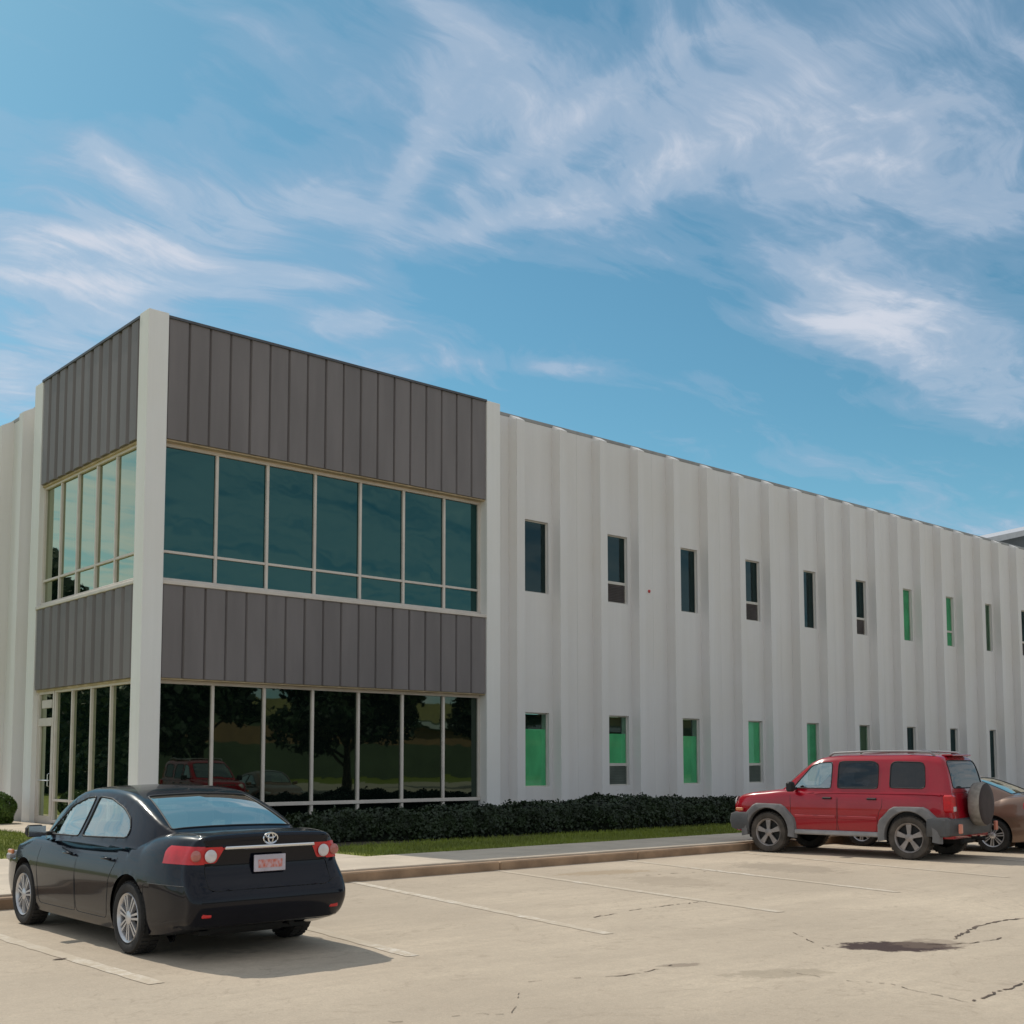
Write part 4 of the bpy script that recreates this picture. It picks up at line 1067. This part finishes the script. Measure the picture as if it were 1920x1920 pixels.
def suv(loc, rz, label, s=1.0):
    T = empty('parked_car', loc, rz, label, 'car', None, s)
    paint = 'red'
    zt = [(-2.02, 1.16), (-1.5, 1.16), (.6, 1.16), (.95, 1.165), (1.4, 1.125), (1.85, 1.07), (2.02, 1.02), (2.10, .95)]
    wd = [(-2.02, .80), (-1.7, .845), (-.8, .865), (1.0, .86), (1.5, .84), (1.85, .80), (2.02, .74), (2.10, .66)]
    def half(y):
        z = float(herm(zt, y)); w = float(herm(wd, y)); b = .36
        return [(0, z+.012), (w*.5, z+.008), (w*.84, z-.012), (w*.945, z-.055), (w*.985, z-.14), (w, .86), (w, .70), (w*.995, .52), (w*.97, b+.03), (w*.9, b), (w*.4, b), (0, b)]
    def warp(V):
        V = V.copy(); V[:, 1] += np.where(V[:, 1] < -1.9, .05*np.clip((V[:, 2]-.7)/.5, 0, 1), 0); return V
    body = loft(stations(zt, 150), half, (.05, .07), 84, warp)
    WB, WR = 1.325, .365
    for wy in (-WB, WB):
        for sd in (-1, 1):
            body.split(lambda P, wy=wy, sd=sd: np.maximum(np.hypot(P[:, 1]-wy, P[:, 2]-.39)-.42, np.where(sd*P[:, 0] > .5, -.5, .5)))
    body.split(lambda P: np.maximum(np.maximum(np.abs(P[:, 1]+.45)-1.35, np.abs(P[:, 0])-.68), 1.0-P[:, 2]))
    doors = []
    fd = [(-.02, .42), (.80, .42), (.86, .62), (.90, 1.3), (-.02, 1.3)]
    rd = [(-.04, .42), (-.04, 1.3), (-.86, 1.3), (-.86, .86), (-.80, .80), (-.74, .42)]
    for sd in (-1, 1):
        for nm, p in (('front_door', fd), ('rear_door', rd)): doors.append((nm, sd, body.split(sidepoly(p, sd, .70))))
    tg = body.split(lambda P: np.maximum(np.maximum(P[:, 1]+1.93, np.abs(P[:, 0])-.62), .62-P[:, 2]))
    body.obj('body', paint, T)
    for nm, sd, d in doors:
        o = d.obj(nm, paint, T); seam(d, .004, 'gap', 'black', o)
        yh = .07 if nm == 'front_door' else -.76
        MB().box(sd*.865-.02, sd*.865+.02, yh, yh+.17, .985, 1.02, .008).obj('handle', 'black', o)
    tgo = tg.obj('tailgate', paint, T); seam(tg, .004, 'gap', 'black', tgo)
    zr = [(-2.03, 1.13), (-2.005, 1.25), (-1.96, 1.45), (-1.90, 1.63), (-1.83, 1.715), (-1.68, 1.755), (-1.0, 1.775), (-.2, 1.775), (.25, 1.745), (.50, 1.665), (.72, 1.50), (1.12, 1.15)]
    wb = [(-2.03, .78), (-1.9, .80), (-1.0, .825), (.3, .825), (.8, .79), (1.12, .73)]
    def ghalf(y):
        z = float(herm(zr, y)); w = float(herm(wb, y)); b = 1.10; hh = max(.012, z-b); wt = w-.01-.17*hh
        k = min(1, hh/.5); e = .065*k+.008
        return [(0, z+.012*k), (wt*.5, z+.006*k), (wt*.86, z-.014*k-.002), (wt*.97, z-e), (wt+(w-wt)*.10, z-e-.055*k-.002), (wt+(w-wt)*.5, b+hh*.45), (w-.003, b+.03*k), (w, b-.04), (w*.6, b-.06), (0, b-.06)]
    gh = loft(stations(zr, 190), ghalf, (None, None), 84)
    gh.split(lambda P: P[:, 2]-1.085, False)
    panes = []
    w1 = [(.86, 1.175), (.50, 1.575), (.34, 1.625), (.10, 1.64), (.10, 1.175)]
    w2 = [(-.02, 1.18), (-.02, 1.645), (-.12, 1.65), (-.66, 1.65), (-.76, 1.60), (-.77, 1.18)]
    w3 = [(-.98, 1.20), (-.98, 1.60), (-1.04, 1.645), (-1.52, 1.63), (-1.57, 1.58), (-1.60, 1.22), (-1.56, 1.19)]
    for sd in (-1, 1):
        for p, mt in ((w1, 'cglass'), (w2, 'cglass_d'), (w3, 'cglass_d')): panes.append(('side_window', gh.split(sidepoly(p, sd, .50)), mt))
    panes.append(('rear_window', gh.split(lambda P: np.maximum(poly_sdf(P[:, [0, 2]], [(-.66, 1.20), (.66, 1.20), (.62, 1.60), (.56, 1.66), (-.56, 1.66), (-.62, 1.60)]), P[:, 1]+1.80)), 'cglass_d'))
    panes.append(('windscreen', gh.split(lambda P: np.maximum(poly_sdf(P[:, [0, 1]], [(-.66, 1.06), (.66, 1.06), (.60, .50), (-.60, .50)]), np.where(P[:, 2] > 1.1, -.5, .5))), 'cglass'))
    gh.obj('cabin', paint, T, 0, 60)
    for nm, p, mt in panes:
        o = p.obj(nm, mt, T, -.003); seam(p, .010, 'window_seal', 'black', o)
    tub = MB(); tub.box(-.70, .70, -1.85, 1.0, .42, .46); tub.box(-.71, -.67, -1.85, 1.0, .46, 1.08); tub.box(.67, .71, -1.85, 1.0, .46, 1.08)
    tub.box(-.67, .67, -1.88, -1.84, .46, 1.08); tub.box(-.67, .67, .70, 1.0, .46, 1.12)
    tub.obj('dashboard', 'interior', T)
    seats(T, (-.36, .36), ((.10, 0), (-.75, 0)), .55, .70, 'interior')
    ww = MB()
    for wy in (-WB, WB):
        for sd in (-1, 1):
            n = 20; v = []
            for i in range(n+1):
                a = math.pi*(-.1+1.2*i/n); v += [(sd*.835, wy+.423*math.cos(a), .39+.423*math.sin(a)), (sd*.50, wy+.423*math.cos(a), .39+.423*math.sin(a))]
            v.append((sd*.50, wy, .38)); ww.add(v, [(2*i, 2*i+1, 2*i+3, 2*i+2) for i in range(n)]+[(2*i+1, 2*n+2, 2*i+3) for i in range(n)])
    ww.box(-.5, .5, -1.9, 1.95, .34, .40); ww.tube([(-.75, -WB, .36), (.75, -WB, .36)], .05); ww.tube([(-.75, WB, .36), (.75, WB, .36)], .04)
    ww.box(-.25, .35, -2.0, -1.6, .26, .42, .04); ww.tube([(.45, -1.6, .32), (.45, -2.1, .32)], .03)
    ww.obj('underbody', 'under', T)
    for wy in (-WB, WB):
        for sd in (-1, 1): wheel(T, sd*.885, wy, WR, sd, .22, 'five', 'tyre_d', 'rim_d')
    # flares
    for wy in (-WB, WB):
        for sd in (-1, 1):
            inn = []; outp = []
            n = 22
            for i in range(n+1):
                a = math.pi*(1.06-1.12*i/n); c, sn = math.cos(a), math.sin(a)
                inn.append((wy+.418*c, .39+.418*sn))
                k = 1/max(abs(c)/.565, abs(sn)/.50, (abs(c)+abs(sn))/.80); outp.append((wy+k*c, .39+k*sn))
            v = []
            for (a, b), (c, d) in zip(inn, outp):
                ua, ub = a+(c-a)*.15, b+(d-b)*.15; wa, wb_ = a+(c-a)*.8, b+(d-b)*.8
                v += [(sd*.80, a, b), (sd*.915, a, b), (sd*.925, ua, ub), (sd*.905, wa, wb_), (sd*.84, c, d)]
            f = []
            for i in range(n):
                for j in range(4): f.append((i*5+j, i*5+j+1, i*5+j+6, i*5+j+5))
            f += [(0, 1, 2, 3, 4), tuple(n*5+j for j in range(4, -1, -1))]
            o = mesh('wheel_flare', v, f, 'flare', T); smooth_by_angle(o, 40)
    # sills, mouldings, bumpers
    for sd in (-1, 1):
        MB().box(sd*.86-.035, sd*.86+.035, -.80, .80, .355, .44, .02).obj('sill_trim', 'silver_pl', T)
        MB().box(sd*.868-.016, sd*.868+.016, .0, .79, .64, .70, .01).obj('door_moulding', 'red', T)
        MB().box(sd*.868-.016, sd*.868+.016, -.76, -.05, .64, .70, .01).obj('door_moulding', 'red', T)
    def bumper(name, yc, sg):
        P = []; n = 16
        prof = [(0, .40), (.10, .43), (.13, .55), (.11, .68), (.02, .72), (-.06, .70), (-.06, .40)]
        path = []
        for i in range(n+1):
            t = -1+2*i/n; x_ = .90*math.copysign(min(1, abs(t)*1.12), t); e = max(0, (abs(t)-.80)/.20)
            path.append((x_*(1-.0*e), yc-sg*(.34*e*e+.03*t*t), t))
        v = []
        for (x_, y_, t) in path:
            k = max(0, (abs(t)-.80)/.20)
            for (o_, z_) in prof: v.append((x_+math.copysign(k*o_*.25, t), y_+sg*o_*(1-k*.9), z_))
        m_ = len(prof); f = [(i*m_+j, i*m_+(j+1) % m_, (i+1)*m_+(j+1) % m_, (i+1)*m_+j) for i in range(n) for j in range(m_)]
        f += [tuple(range(m_)), tuple(n*m_+j for j in range(m_-1, -1, -1))]
        o = mesh(name, v, f, 'cladgrey', T); smooth_by_angle(o, 45)
    bumper('rear_bumper', -2.02, -1); bumper('front_bumper', 2.08, 1)
    for sd in (-1, 1):
        MB().box(sd*.865-.04, sd*.865+.035, -1.98, -1.76, .40, .69, .02).obj('bumper_side', 'cladgrey', T)
        MB().box(sd*.80-.045, sd*.80+.045, -2.20, -2.15, .46, .62, .012).obj('reflector', 'orange_lens', T)
        o = MB().box(sd*.765-.075, sd*.765+.062, -2.075, -1.90, .80, 1.09, .025).obj('tail_lamp', 'tail', T)
        MB().box(sd*.765-.06, sd*.765+.05, -2.082, -2.0755, .82, .90, .002).obj('reverse_lamp', 'tailw', o)
        MB().lathe([(0, .10), (.03, .09), (.04, .001)], 20, 'y', (sd*.52, 2.13, .90)).obj('headlamp', 'tailw', T, True)
        MB().box(sd*.845-.03, sd*.845+.02, 1.86, 2.0, .74, .80, .01).obj('side_marker', 'amber', T)
        o = MB().box(-.10, .10, -.05, .05, -.09, .09, .03).obj('mirror', 'black', T)
        o.location = (sd*.985, .80, 1.20)
        MB().box(-sd*.15-.03, -sd*.15+.05, -.03, .03, -.06, -.01, .008).obj('mirror_arm', 'black', o)
        # roof rails
        rl = MB(); rl.tube([(sd*.60, .22, 1.745), (sd*.60, .12, 1.80), (sd*.60, -.5, 1.822), (sd*.60, -1.3, 1.822), (sd*.60, -1.62, 1.80), (sd*.60, -1.70, 1.74)], .018, 8)
        rl.obj('roof_rail', 'silver_pl', T, True)
    for yy in (-.35, -1.25): MB().tube([(-.60, yy, 1.815), (0, yy, 1.835), (.60, yy, 1.815)], .014, 8).obj('roof_bar', 'silver_pl', T, True)
    MB().box(-.42, .42, -1.93, -1.74, 1.735, 1.765, .01).obj('rear_spoiler', 'red', T)
    g_ = MB()
    for k in range(7): g_.box(-.27+k*.09-.03, -.27+k*.09+.03, 2.11, 2.165, .78, .98, .01)
    g_.obj('grille', 'cladgrey', T)
    MB().box(.1-.02, .1+.4, -2.065, -2.05, 1.13, 1.16).obj('rear_wiper', 'black', T)
    # spare wheel on the tailgate
    cx, cz, r = -.02, .93, .365
    o = MB().lathe([(-.02, .10), (-.02, r*.80), (-.04, r*.97), (-.09, r), (-.18, r), (-.225, r*.95)], 44, 'y', (cx, -2.10, cz)).obj('spare_tyre', 'coverw', T, True)
    c = MB().lathe([(-.222, r*.96), (-.236, r*.90), (-.24, r*.6), (-.244, .001)], 44, 'y', (cx, -2.10, cz)).obj('spare_cover', 'coverd', o, True)
    MB().box(-.12, .12, -2.14, -2.0, .83, 1.03, .02).obj('spare_bracket', 'black', T)
    MB().tube([(0, -2.05, .36), (0, -2.28, .36)], .03).obj('tow_bar', 'black', T)
    return T
M['tailp'] = mat('tail_lens_pink', (.50, .16, .13), .25, coat=.8, noise=.2, nscale=12)
M['orange_lens'] = mat('orange_lens', (.62, .20, .13), .4, coat=.5)

sedan('navy', (-5.66, -13.16, 0), 0.0, 'black sedan with silver wheel covers parked nearest the camera, seen from its rear left', .955)
suv((7.93, -12.30, 0), .12, 'red four wheel drive with grey wheel arches and a spare wheel on its tailgate', .985)
sedan('tan', (10.5, -12.5, 0), .12, 'bronze brown sedan cut by the frame edge beyond the red four wheel drive', .955, detail=False)
